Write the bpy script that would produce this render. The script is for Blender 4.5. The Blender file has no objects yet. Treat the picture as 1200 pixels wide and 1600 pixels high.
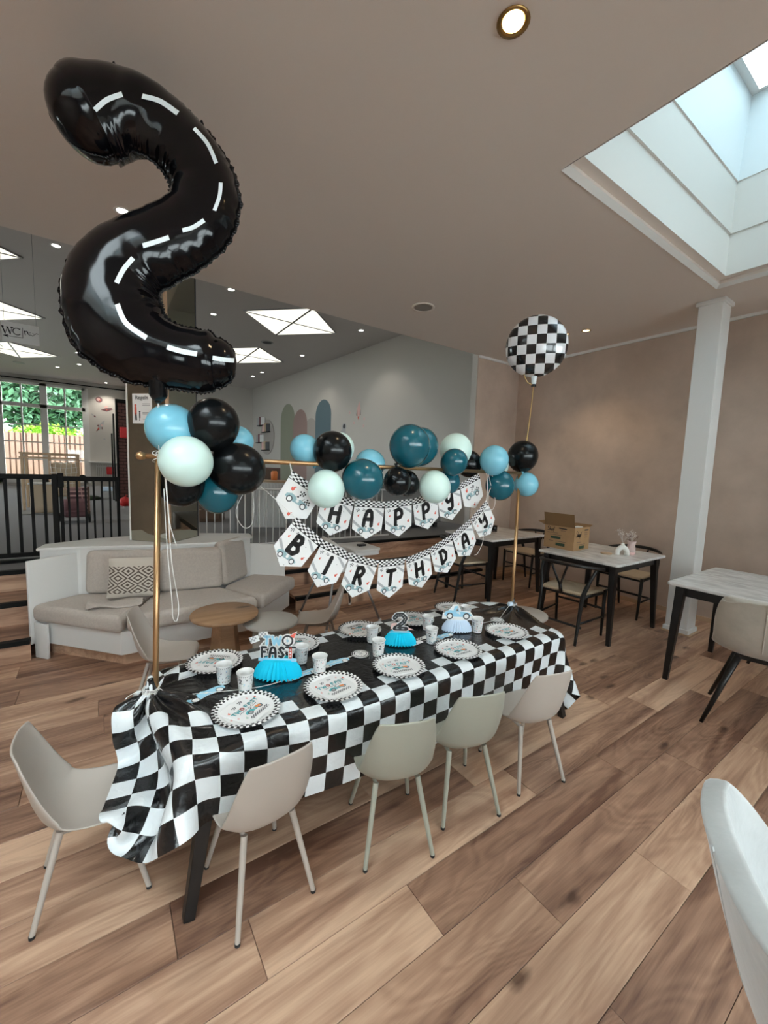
import bpy, bmesh, math, random
import numpy as np
from mathutils import Vector, Matrix
R = math.radians
PI = math.pi
SC = bpy.context.scene
COL = SC.collection
rng = random.Random(7)

# ------------------------------------------------------------------ camera
def cam_basis(pitch=5.8, roll=1.95, yaw=55.3):
    y, p, r = R(yaw), R(pitch), R(roll)
    fw = Vector((math.cos(y)*math.cos(p), math.sin(y)*math.cos(p), -math.sin(p)))
    rt = Vector((math.sin(y), -math.cos(y), 0))
    up = rt.cross(fw)
    return fw, rt*math.cos(r)+up*math.sin(r), -rt*math.sin(r)+up*math.cos(r)
FW, RT, UP = cam_basis()
cd = bpy.data.cameras.new('camera')
co = bpy.data.objects.new('camera', cd)
COL.objects.link(co)
co.matrix_world = Matrix(((RT.x, UP.x, -FW.x, 0), (RT.y, UP.y, -FW.y, 0), (RT.z, UP.z, -FW.z, 1.5), (0, 0, 0, 1)))
cd.sensor_fit = 'HORIZONTAL'; cd.sensor_width = 36; cd.lens = 640/1200*36
cd.clip_start = 0.05; cd.clip_end = 300
SC.camera = co
# ------------------------------------------------------------------ world, view, light
SC.view_settings.view_transform = 'Standard'
SC.view_settings.look = 'None'
SC.view_settings.gamma = 1
SC.view_settings.use_curve_mapping = False
SC.view_settings.exposure = 2.05
SC.cycles.use_denoising = True
SC.cycles.max_bounces = 9
SC.cycles.diffuse_bounces = 6
SC.cycles.sample_clamp_indirect = 6
w = bpy.data.worlds.new('sky'); SC.world = w; w.use_nodes = True
bg = w.node_tree.nodes['Background']
bg.inputs['Color'].default_value = (0.93, 0.97, 1.0, 1)
bg.inputs['Strength'].default_value = 3.2
def area(name, loc, sx, sy, rot, power=0, color=(1, 1, 1), portal=False):
    d = bpy.data.lights.new(name, 'AREA'); d.shape = 'RECTANGLE'; d.size = sx; d.size_y = sy
    d.energy = power; d.color = color
    o = bpy.data.objects.new(name, d); COL.objects.link(o); o.location = loc; o.rotation_euler = rot
    if portal: d.cycles.is_portal = True
    return o
SKY1 = (2.10, 4.41, -0.84, 1.46)      # skylight in view
SKY2 = (-2.70, -0.40, -0.84, 1.46)    # its twin to the left, seen only in reflections
SKY_ADDED = (-0.10, 1.90, -2.90, -1.10)    # added behind the camera for more light from above
for k, s in enumerate((SKY1, SKY2, SKY_ADDED)):
    area('skylight_portal', ((s[0]+s[1])/2, (s[2]+s[3])/2, 4.6), 2.1, 2.1, (0, 0, 0), portal=True)
area('window_portal', (1.0, -3.05, 1.8), 6.6, 1.0, (R(-90), 0, 0), portal=True)
area('garden_door_portal', (-2.6, 19.85, 2.5), 4.6, 3.5, (R(90), 0, 0), portal=True)

area('side_window_portal', (-6.05, 11.0, 1.95), 1.5, 8.0, (0, R(-90), 0), portal=True)

# ------------------------------------------------------------------ materials
def srgb(r, g, b):
    f = lambda c: ((c/255+0.055)/1.055)**2.4 if c/255 > 0.04045 else c/255/12.92
    return (f(r), f(g), f(b), 1)
def mat(name, col, rough=0.5, metal=0.0, emit=None, es=0, bump=0, bscale=40, var=0, vscale=4, trans=0, ior=1.45, coat=0, sheen=0, spec=None):
    m = bpy.data.materials.new(name); m.use_nodes = True
    nt = m.node_tree; p = nt.nodes['Principled BSDF']
    p.inputs['Base Color'].default_value = col
    p.inputs['Roughness'].default_value = rough
    p.inputs['Metallic'].default_value = metal
    p.inputs['IOR'].default_value = ior
    p.inputs['Transmission Weight'].default_value = trans
    p.inputs['Coat Weight'].default_value = coat
    p.inputs['Sheen Weight'].default_value = sheen
    if spec is not None: p.inputs['Specular IOR Level'].default_value = spec
    if emit:
        p.inputs['Emission Color'].default_value = emit; p.inputs['Emission Strength'].default_value = es
    if bump or var:
        tc = nt.nodes.new('ShaderNodeTexCoord')
    if bump:
        n = nt.nodes.new('ShaderNodeTexNoise'); n.inputs['Scale'].default_value = bscale; n.inputs['Detail'].default_value = 4
        b = nt.nodes.new('ShaderNodeBump'); b.inputs['Strength'].default_value = bump; b.inputs['Distance'].default_value = 0.01
        nt.links.new(tc.outputs['Object'], n.inputs['Vector']); nt.links.new(n.outputs['Fac'], b.inputs['Height']); nt.links.new(b.outputs['Normal'], p.inputs['Normal'])
    if var:
        n = nt.nodes.new('ShaderNodeTexNoise'); n.inputs['Scale'].default_value = vscale; n.inputs['Detail'].default_value = 5; n.inputs['Roughness'].default_value = 0.6
        r = nt.nodes.new('ShaderNodeValToRGB')
        a = tuple(c*(1-var) for c in col[:3])+(1,); c2 = tuple(min(1, c*(1+var)) for c in col[:3])+(1,)
        r.color_ramp.elements[0].position = 0.32; r.color_ramp.elements[1].position = 0.68
        r.color_ramp.elements[0].color = a; r.color_ramp.elements[1].color = c2
        nt.links.new(tc.outputs['Object'], n.inputs['Vector']); nt.links.new(n.outputs['Fac'], r.inputs['Fac']); nt.links.new(r.outputs['Color'], p.inputs['Base Color'])
    return m
M = {}
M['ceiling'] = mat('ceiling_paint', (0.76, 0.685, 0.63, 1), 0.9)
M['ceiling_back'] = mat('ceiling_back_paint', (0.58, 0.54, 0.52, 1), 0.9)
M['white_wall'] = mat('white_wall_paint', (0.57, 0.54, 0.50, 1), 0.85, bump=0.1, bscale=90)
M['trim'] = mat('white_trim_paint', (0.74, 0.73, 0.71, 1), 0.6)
M['plaster'] = mat('tan_mottled_plaster', (0.50, 0.39, 0.32, 1), 0.75, var=0.13, vscale=1.7, bump=0.15, bscale=12)
M['carpet'] = mat('grey_carpet', (0.23, 0.225, 0.23, 1), 1.0, bump=0.4, bscale=300)
M['black_metal'] = mat('black_metal', (0.005, 0.005, 0.005, 1), 0.6, spec=0.25)
M['black_wood'] = mat('black_stained_wood', (0.010, 0.009, 0.009, 1), 0.38)
M['brass'] = mat('brushed_copper_gold', (0.50, 0.30, 0.15, 1), 0.33, metal=0.9)
M['balloon_black'] = mat('black_latex', (0.004, 0.005, 0.006, 1), 0.24, spec=0.3, coat=0.12)
M['balloon_teal'] = mat('teal_latex', (0.006, 0.100, 0.140, 1), 0.22, coat=0.3)
M['balloon_blue'] = mat('light_blue_latex', (0.20, 0.52, 0.66, 1), 0.25, coat=0.2)
M['balloon_mint'] = mat('pale_mint_latex', (0.66, 0.86, 0.80, 1), 0.28, coat=0.2)
M['foil_black'] = mat('black_foil', (0.002, 0.002, 0.003, 1), 0.12, spec=0.4, bump=0.06, bscale=7)
M['white_print'] = mat('white_print', (0.78, 0.85, 0.87, 1), 0.3)
M['white_paper'] = mat('white_paper', (0.80, 0.79, 0.78, 1), 0.6)
M['black_print'] = mat('black_print', (0.012, 0.010, 0.010, 1), 0.5)
M['dark_grey_print'] = mat('dark_grey_print', (0.045, 0.045, 0.05, 1), 0.5)
M['grey_print'] = mat('grey_print', (0.42, 0.42, 0.43, 1), 0.6)
M['teal_print'] = mat('pale_teal_print', (0.30, 0.44, 0.47, 1), 0.5)
M['cyan_print'] = mat('turquoise_print', (0.10, 0.42, 0.45, 1), 0.5)
M['lightblue_print'] = mat('sky_blue_print', (0.33, 0.62, 0.78, 1), 0.5)
M['red_print'] = mat('coral_red_print', (0.72, 0.13, 0.09, 1), 0.5)
M['orange_print'] = mat('orange_print', (0.80, 0.26, 0.08, 1), 0.5)
M['green_print'] = mat('muted_green_print', (0.35, 0.52, 0.42, 1), 0.5)
M['pink_print'] = mat('pale_pink_print', (0.75, 0.48, 0.45, 1), 0.5)
M['tissue_cyan'] = mat('cyan_tissue', (0.0, 0.58, 0.80, 1), 0.7)
M['tissue_pale'] = mat('pale_blue_tissue', (0.62, 0.74, 0.88, 1), 0.7)
M['shell'] = mat('warm_grey_plastic', (0.45, 0.40, 0.355, 1), 0.42)
M['shell_green'] = mat('sage_grey_plastic', (0.36, 0.36, 0.30, 1), 0.42)
M['rubber'] = mat('black_rubber', (0.02, 0.02, 0.02, 1), 0.8)
M['white_lac'] = mat('white_lacquer', (0.70, 0.69, 0.67, 1), 0.35)
M['fabric'] = mat('greige_fabric', (0.49, 0.43, 0.38, 1), 0.95, bump=0.5, bscale=220, var=0.07, vscale=60, sheen=0.2)
M['kick'] = mat('brown_plinth', (0.17, 0.10, 0.065, 1), 0.5)
M['grey_top'] = mat('grey_tabletop', (0.50, 0.49, 0.46, 1), 0.5)
M['rush'] = mat('woven_paper_cord', (0.60, 0.48, 0.34, 1), 0.8, bump=0.8, bscale=120)
M['velvet_beige'] = mat('beige_velvet', (0.40, 0.365, 0.31, 1), 0.8, var=0.10, vscale=9, sheen=0.6, bump=0.1, bscale=60)
M['velvet_white'] = mat('pale_grey_velvet', (0.46, 0.475, 0.47, 1), 0.75, var=0.10, vscale=7, sheen=0.7, bump=0.15, bscale=40)
M['card'] = mat('brown_cardboard', (0.40, 0.235, 0.115, 1), 0.8, var=0.05, vscale=20)
M['card_in'] = mat('cardboard_inside', (0.22, 0.125, 0.055, 1), 0.85)
M['string'] = mat('white_ribbon', (0.80, 0.78, 0.75, 1), 0.5)
M['gold_string'] = mat('gold_ribbon', (0.62, 0.42, 0.14, 1), 0.35, metal=0.5)
M['red'] = mat('red_plastic', (0.55, 0.02, 0.02, 1), 0.5)
M['light_wood'] = mat('light_wood', (0.52, 0.37, 0.24, 1), 0.5, var=0.1, vscale=6)
M['mauve'] = mat('mauve_fabric', (0.20, 0.10, 0.11, 1), 0.8)
M['leaf'] = mat('dark_green_leaf', (0.03, 0.06, 0.03, 1), 0.6)
M['hedge'] = mat('hedge_green', (0.06, 0.15, 0.075, 1), 0.7, var=0.5, vscale=2)
M['hedge_lime'] = mat('lime_hedge_leaf', (0.28, 0.50, 0.05, 1), 0.7, var=0.3, vscale=3)
M['paving'] = mat('pale_paving', (0.30, 0.29, 0.27, 1), 0.9)
M['grass'] = mat('lawn', (0.12, 0.22, 0.06, 1), 0.9)
M['fence_wood'] = mat('weathered_pink_boards', (0.33, 0.19, 0.15, 1), 0.8, var=0.12, vscale=3)
M['fence_dark'] = mat('dark_weathered_boards', (0.17, 0.085, 0.065, 1), 0.85)  # rear boards coloured dark to draw the shaded gaps between front boards
M['arch_sage'] = mat('sage_paint', (0.29, 0.30, 0.23, 1), 0.85)
M['arch_pink'] = mat('dusty_rose_paint', (0.36, 0.25, 0.23, 1), 0.85)
M['arch_grey'] = mat('warm_grey_paint', (0.44, 0.40, 0.37, 1), 0.85)
M['arch_blue'] = mat('slate_blue_paint', (0.12, 0.18, 0.21, 1), 0.85)
M['ceramic_white'] = mat('white_ceramic', (0.78, 0.75, 0.70, 1), 0.6)
M['ceramic_pink'] = mat('blush_ceramic', (0.60, 0.45, 0.42, 1), 0.6)
M['dry'] = mat('dried_flowers', (0.62, 0.55, 0.50, 1), 0.9)
M['dry_red'] = mat('dark_dried_flowers', (0.16, 0.07, 0.06, 1), 0.9)
M['clear'] = mat('clear_glass', (0.95, 0.97, 0.97, 1), 0.03, trans=1.0)
M['steel'] = mat('grey_metal', (0.30, 0.30, 0.31, 1), 0.35, metal=0.6)
M['grey_cab'] = mat('grey_cabinet', (0.20, 0.195, 0.19, 1), 0.6)
M['brown_cab'] = mat('brown_wood_cabinet', (0.14, 0.085, 0.055, 1), 0.5)
M['brick'] = mat('dark_brick_print', (0.14, 0.06, 0.05, 1), 0.7)
M['oak_strip'] = mat('oak_strip', (0.50, 0.34, 0.22, 1), 0.5)
M['speaker'] = mat('speaker_grille', (0.30, 0.27, 0.24, 1), 0.7)
M['panel_light'] = mat('lit_panel', (0.8, 0.8, 0.7, 1), 0.8, emit=(1.0, 0.96, 0.82, 1), es=0.33)
M['cool_lamp'] = mat('lamp_glow', (1, 1, 1, 1), 0.5, emit=(1, 0.97, 0.9, 1), es=5)
M['warm_lamp'] = mat('warm_lamp_glow', (1, 1, 1, 1), 0.5, emit=(1, 0.66, 0.26, 1), es=4)
M['gold_ring'] = mat('gold_ring', (0.45, 0.27, 0.10, 1), 0.3, metal=0.9)

def nodes(m): return m.node_tree.nodes, m.node_tree.links
def wood_plank_mat(name, dark, mid, light, along='x', rough=0.45, sat=1):
    m = bpy.data.materials.new(name); m.use_nodes = True
    N, L = nodes(m); p = N['Principled BSDF']; p.inputs['Roughness'].default_value = rough
    tc = N.new('ShaderNodeTexCoord'); oi = N.new('ShaderNodeObjectInfo')
    off = N.new('ShaderNodeVectorMath'); off.operation = 'SCALE'; off.inputs[0].default_value = (37, 19, 11)
    L.new(oi.outputs['Random'], off.inputs['Scale'])
    ad = N.new('ShaderNodeVectorMath'); L.new(tc.outputs['Object'], ad.inputs[0]); L.new(off.outputs[0], ad.inputs[1])
    mp = N.new('ShaderNodeMapping'); mp.inputs['Scale'].default_value = (0.75, 8, 8) if along == 'x' else (8, 0.75, 8)
    L.new(ad.outputs[0], mp.inputs['Vector'])
    n1 = N.new('ShaderNodeTexNoise'); n1.inputs['Scale'].default_value = 1.6; n1.inputs['Detail'].default_value = 7; n1.inputs['Distortion'].default_value = 0.5; n1.inputs['Roughness'].default_value = 0.55
    L.new(mp.outputs[0], n1.inputs['Vector'])
    mp2 = N.new('ShaderNodeMapping'); mp2.inputs['Scale'].default_value = (2.2, 75, 75) if along == 'x' else (75, 2.2, 75)
    L.new(ad.outputs[0], mp2.inputs['Vector'])
    n2 = N.new('ShaderNodeTexNoise'); n2.inputs['Scale'].default_value = 2.2; n2.inputs['Detail'].default_value = 4; n2.inputs['Distortion'].default_value = 0.2
    L.new(mp2.outputs[0], n2.inputs['Vector'])
    # cathedral rings
    mp3 = N.new('ShaderNodeMapping'); mp3.inputs['Scale'].default_value = (0.9, 4.5, 4.5) if along == 'x' else (4.5, 0.9, 4.5)
    L.new(ad.outputs[0], mp3.inputs['Vector'])
    n3 = N.new('ShaderNodeTexNoise'); n3.inputs['Scale'].default_value = 1.0; n3.inputs['Detail'].default_value = 2; n3.inputs['Distortion'].default_value = 0.8
    L.new(mp3.outputs[0], n3.inputs['Vector'])
    mu = N.new('ShaderNodeMath'); mu.operation = 'MULTIPLY'; mu.inputs[1].default_value = 95; L.new(n3.outputs['Fac'], mu.inputs[0])
    sn = N.new('ShaderNodeMath'); sn.operation = 'SINE'; L.new(mu.outputs[0], sn.inputs[0])
    sm = N.new('ShaderNodeMath'); sm.operation = 'MULTIPLY_ADD'; sm.inputs[1].default_value = 0.036; L.new(sn.outputs[0], sm.inputs[0]); L.new(n1.outputs['Fac'], sm.inputs[2])
    s2 = N.new('ShaderNodeMath'); s2.operation = 'MULTIPLY_ADD'; s2.inputs[1].default_value = 0.22; L.new(n2.outputs['Fac'], s2.inputs[0]); L.new(sm.outputs[0], s2.inputs[2])
    # per plank shift
    ps = N.new('ShaderNodeMath'); ps.operation = 'MULTIPLY_ADD'; ps.inputs[1].default_value = 0.40; ps.inputs[2].default_value = -0.26
    L.new(oi.outputs['Random'], ps.inputs[0])
    s3 = N.new('ShaderNodeMath'); s3.operation = 'ADD'; L.new(ps.outputs[0], s3.inputs[0]); L.new(s2.outputs[0], s3.inputs[1])
    rp = N.new('ShaderNodeValToRGB'); e = rp.color_ramp.elements
    e[0].position = 0.23; e[0].color = dark; e[1].position = 0.82; e[1].color = light
    k = e.new(0.52); k.color = mid
    L.new(s3.outputs[0], rp.inputs['Fac'])
    # knots
    mp4 = N.new('ShaderNodeMapping'); mp4.inputs['Scale'].default_value = (1.9, 4.6, 0) if along == 'x' else (4.6, 1.9, 0)
    L.new(ad.outputs[0], mp4.inputs['Vector'])
    nd = N.new('ShaderNodeTexNoise'); nd.inputs['Scale'].default_value = 5; L.new(mp4.outputs[0], nd.inputs['Vector'])
    mx = N.new('ShaderNodeMix'); mx.data_type = 'VECTOR'; mx.inputs[0].default_value = 0.16
    L.new(mp4.outputs[0], mx.inputs[4]); L.new(nd.outputs['Color'], mx.inputs[5])
    vo = N.new('ShaderNodeTexVoronoi'); vo.voronoi_dimensions = '2D'; vo.inputs['Scale'].default_value = 0.58; L.new(mx.outputs[1], vo.inputs['Vector'])
    kr = N.new('ShaderNodeValToRGB'); kr.color_ramp.elements[0].position = 0.02; kr.color_ramp.elements[0].color = (0.30, 0.26, 0.24, 1)
    kr.color_ramp.elements[1].position = 0.065; kr.color_ramp.elements[1].color = (1, 1, 1, 1)
    L.new(vo.outputs['Distance'], kr.inputs['Fac'])
    ml = N.new('ShaderNodeMix'); ml.data_type = 'RGBA'; ml.blend_type = 'MULTIPLY'; ml.inputs[0].default_value = 1
    L.new(rp.outputs['Color'], ml.inputs[6]); L.new(kr.outputs['Color'], ml.inputs[7])
    L.new(ml.outputs[2], p.inputs['Base Color'])
    b = N.new('ShaderNodeBump'); b.inputs['Strength'].default_value = 0.12; b.inputs['Distance'].default_value = 0.004
    L.new(n2.outputs['Fac'], b.inputs['Height']); L.new(b.outputs['Normal'], p.inputs['Normal'])
    return m
M['plank'] = wood_plank_mat('oak_laminate_plank', (0.140, 0.066, 0.042, 1), (0.375, 0.215, 0.140, 1), (0.64, 0.42, 0.285, 1), rough=0.42)
M['table_wood'] = wood_plank_mat('walnut_tabletop', (0.22, 0.12, 0.062, 1), (0.33, 0.19, 0.10, 1), (0.44, 0.27, 0.155, 1), rough=0.45)
def marble():
    m = bpy.data.materials.new('white_marble'); m.use_nodes = True
    N, L = nodes(m); p = N['Principled BSDF']; p.inputs['Roughness'].default_value = 0.25
    tc = N.new('ShaderNodeTexCoord'); n = N.new('ShaderNodeTexNoise'); n.inputs['Scale'].default_value = 5; n.inputs['Detail'].default_value = 8; n.inputs['Distortion'].default_value = 1.5
    mp = N.new('ShaderNodeMapping'); mp.inputs['Scale'].default_value = (2.5, 0.8, 1); L.new(tc.outputs['Object'], mp.inputs[0]); L.new(mp.outputs[0], n.inputs['Vector'])
    r = N.new('ShaderNodeValToRGB'); r.color_ramp.elements[0].position = 0.35; r.color_ramp.elements[0].color = (0.52, 0.50, 0.48, 1); r.color_ramp.elements[1].position = 0.6; r.color_ramp.elements[1].color = (0.70, 0.68, 0.66, 1)
    L.new(n.outputs['Fac'], r.inputs['Fac']); L.new(r.outputs['Color'], p.inputs['Base Color'])
    return m
M['marble'] = marble()
def uv_math_mat(name, build, rough=0.3, bump=0.0, bscale=30, coat=0):
    m = bpy.data.materials.new(name); m.use_nodes = True
    N, L = nodes(m); p = N['Principled BSDF']; p.inputs['Roughness'].default_value = rough; p.inputs['Coat Weight'].default_value = coat
    tc = N.new('ShaderNodeTexCoord'); sp = N.new('ShaderNodeSeparateXYZ'); L.new(tc.outputs['UV'], sp.inputs[0])
    def op(o, a, b=None, c=None):
        x = N.new('ShaderNodeMath'); x.operation = o
        for i, v in enumerate((a, b, c)):
            if v is None: continue
            if isinstance(v, (int, float)): x.inputs[i].default_value = v
            else: L.new(v, x.inputs[i])
        return x.outputs[0]
    fac, c0, c1 = build(op, sp.outputs[0], sp.outputs[1])
    mx = N.new('ShaderNodeMix'); mx.data_type = 'RGBA'; L.new(fac, mx.inputs[0]); mx.inputs[6].default_value = c0; mx.inputs[7].default_value = c1
    L.new(mx.outputs[2], p.inputs['Base Color'])
    if bump:
        n = N.new('ShaderNodeTexNoise'); n.inputs['Scale'].default_value = bscale; n.inputs['Detail'].default_value = 3; n.inputs['Distortion'].default_value = 1.0
        L.new(tc.outputs['Object'], n.inputs['Vector'])
        b = N.new('ShaderNodeBump'); b.inputs['Strength'].default_value = bump; b.inputs['Distance'].default_value = 0.01
        L.new(n.outputs['Fac'], b.inputs['Height']); L.new(b.outputs['Normal'], p.inputs['Normal'])
    return m
SQ = 0.077
def cloth_fac(op, u, v):
    # u, v in metres from the cloth's middle: chequered border round a plain black panel
    iu = op('FLOOR', op('DIVIDE', u, SQ)); iv = op('FLOOR', op('DIVIDE', v, SQ))
    par = op('FLOORED_MODULO', op('ADD', iu, iv), 2.0)
    ch = op('GREATER_THAN', par, 0.5)
    inn = op('MULTIPLY', op('LESS_THAN', op('ABSOLUTE', u), SQ*15), op('LESS_THAN', op('ABSOLUTE', v), SQ*3))
    return op('MULTIPLY', ch, op('SUBTRACT', 1.0, inn)), (0.006, 0.006, 0.007, 1), (0.74, 0.78, 0.80, 1)
M['cloth'] = uv_math_mat('checkered_plastic_film', cloth_fac, rough=0.24, bump=0.35, bscale=26, coat=0.2)
def check_fac(n):
    def f(op, u, v):
        par = op('FLOORED_MODULO', op('ADD', op('FLOOR', op('MULTIPLY', u, n)), op('FLOOR', op('MULTIPLY', v, n))), 2.0)
        return op('GREATER_THAN', par, 0.5), (0.008, 0.008, 0.009, 1), (0.74, 0.75, 0.77, 1)
    return f
M['foil_check'] = uv_math_mat('checkered_foil', check_fac(1), rough=0.16, coat=0.4, bump=0.1, bscale=8)
def diamond_fac(op, u, v):
    a = op('ABSOLUTE', op('SUBTRACT', op('FLOORED_MODULO', op('MULTIPLY', u, 2.5), 1.0), 0.5))
    b = op('ABSOLUTE', op('SUBTRACT', op('FLOORED_MODULO', op('MULTIPLY', v, 2.9), 1.0), 0.5))
    s = op('FLOORED_MODULO', op('MULTIPLY', op('ADD', a, b), 4.0), 1.0)
    band = op('MULTIPLY', op('GREATER_THAN', v, 0.12), op('LESS_THAN', v, 0.80))
    return op('MULTIPLY', op('GREATER_THAN', s, 0.55), band), (0.56, 0.50, 0.43, 1), (0.10, 0.075, 0.06, 1)
M['pillow'] = uv_math_mat('diamond_woven_cotton', diamond_fac, rough=0.95, bump=0.3, bscale=200)
def slats(name, c0, c1, n, axis=0):
    def f(op, u, v):
        return op('GREATER_THAN', op('FLOORED_MODULO', op('MULTIPLY', (u, v)[axis], n), 1.0), 0.7), c0, c1
    return uv_math_mat(name, f, rough=0.6)
m = bpy.data.materials.new('tinted_mirror'); m.use_nodes = True
p_ = m.node_tree.nodes['Principled BSDF']; p_.inputs['Metallic'].default_value = 1; p_.inputs['Roughness'].default_value = 0.02; p_.inputs['Base Color'].default_value = (0.48, 0.48, 0.41, 1)
M['mirror'] = m
for nm_, k_ in (('sky_pane', 1.0), ('sky_pane_clear', 2.6)):
  m = bpy.data.materials.new('skylight_'+nm_); m.use_nodes = True
  N, L = nodes(m); N.remove(N['Principled BSDF']); o_ = N['Material Output']
  t_ = N.new('ShaderNodeBsdfTransparent'); t_.inputs[0].default_value = (0.30*k_, 0.35*k_, 0.36*k_, 1)
  tl = N.new('ShaderNodeBsdfTranslucent'); tl.inputs[0].default_value = tuple(min(0.95, c*k_) for c in (0.42, 0.47, 0.49))+(1,); mx_ = N.new('ShaderNodeMixShader')
  tc = N.new('ShaderNodeTexCoord'); vo = N.new('ShaderNodeTexVoronoi'); vo.inputs['Scale'].default_value = 14; L.new(tc.outputs['Object'], vo.inputs['Vector'])
  mr = N.new('ShaderNodeMapRange'); mr.inputs[1].default_value = 0.1; mr.inputs[2].default_value = 0.6; mr.inputs[3].default_value = 0.25; mr.inputs[4].default_value = 0.75
  L.new(vo.outputs['Distance'], mr.inputs[0]); L.new(mr.outputs[0], mx_.inputs[0]); L.new(t_.outputs[0], mx_.inputs[1]); L.new(tl.outputs[0], mx_.inputs[2]); L.new(mx_.outputs[0], o_.inputs[0])
  M[nm_] = m
m = bpy.data.materials.new('window_pane'); m.use_nodes = True
N, L = nodes(m); N.remove(N['Principled BSDF']); o_ = N['Material Output']
t_ = N.new('ShaderNodeBsdfTransparent'); t_.inputs[0].default_value = (0.93, 0.97, 0.97, 1); gl = N.new('ShaderNodeBsdfGlossy'); gl.inputs['Roughness'].default_value = 0.02
mx_ = N.new('ShaderNodeMixShader'); fr = N.new('ShaderNodeFresnel'); L.new(fr.outputs[0], mx_.inputs[0]); L.new(t_.outputs[0], mx_.inputs[1]); L.new(gl.outputs[0], mx_.inputs[2]); L.new(mx_.outputs[0], o_.inputs[0])
M['pane'] = m

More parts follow.
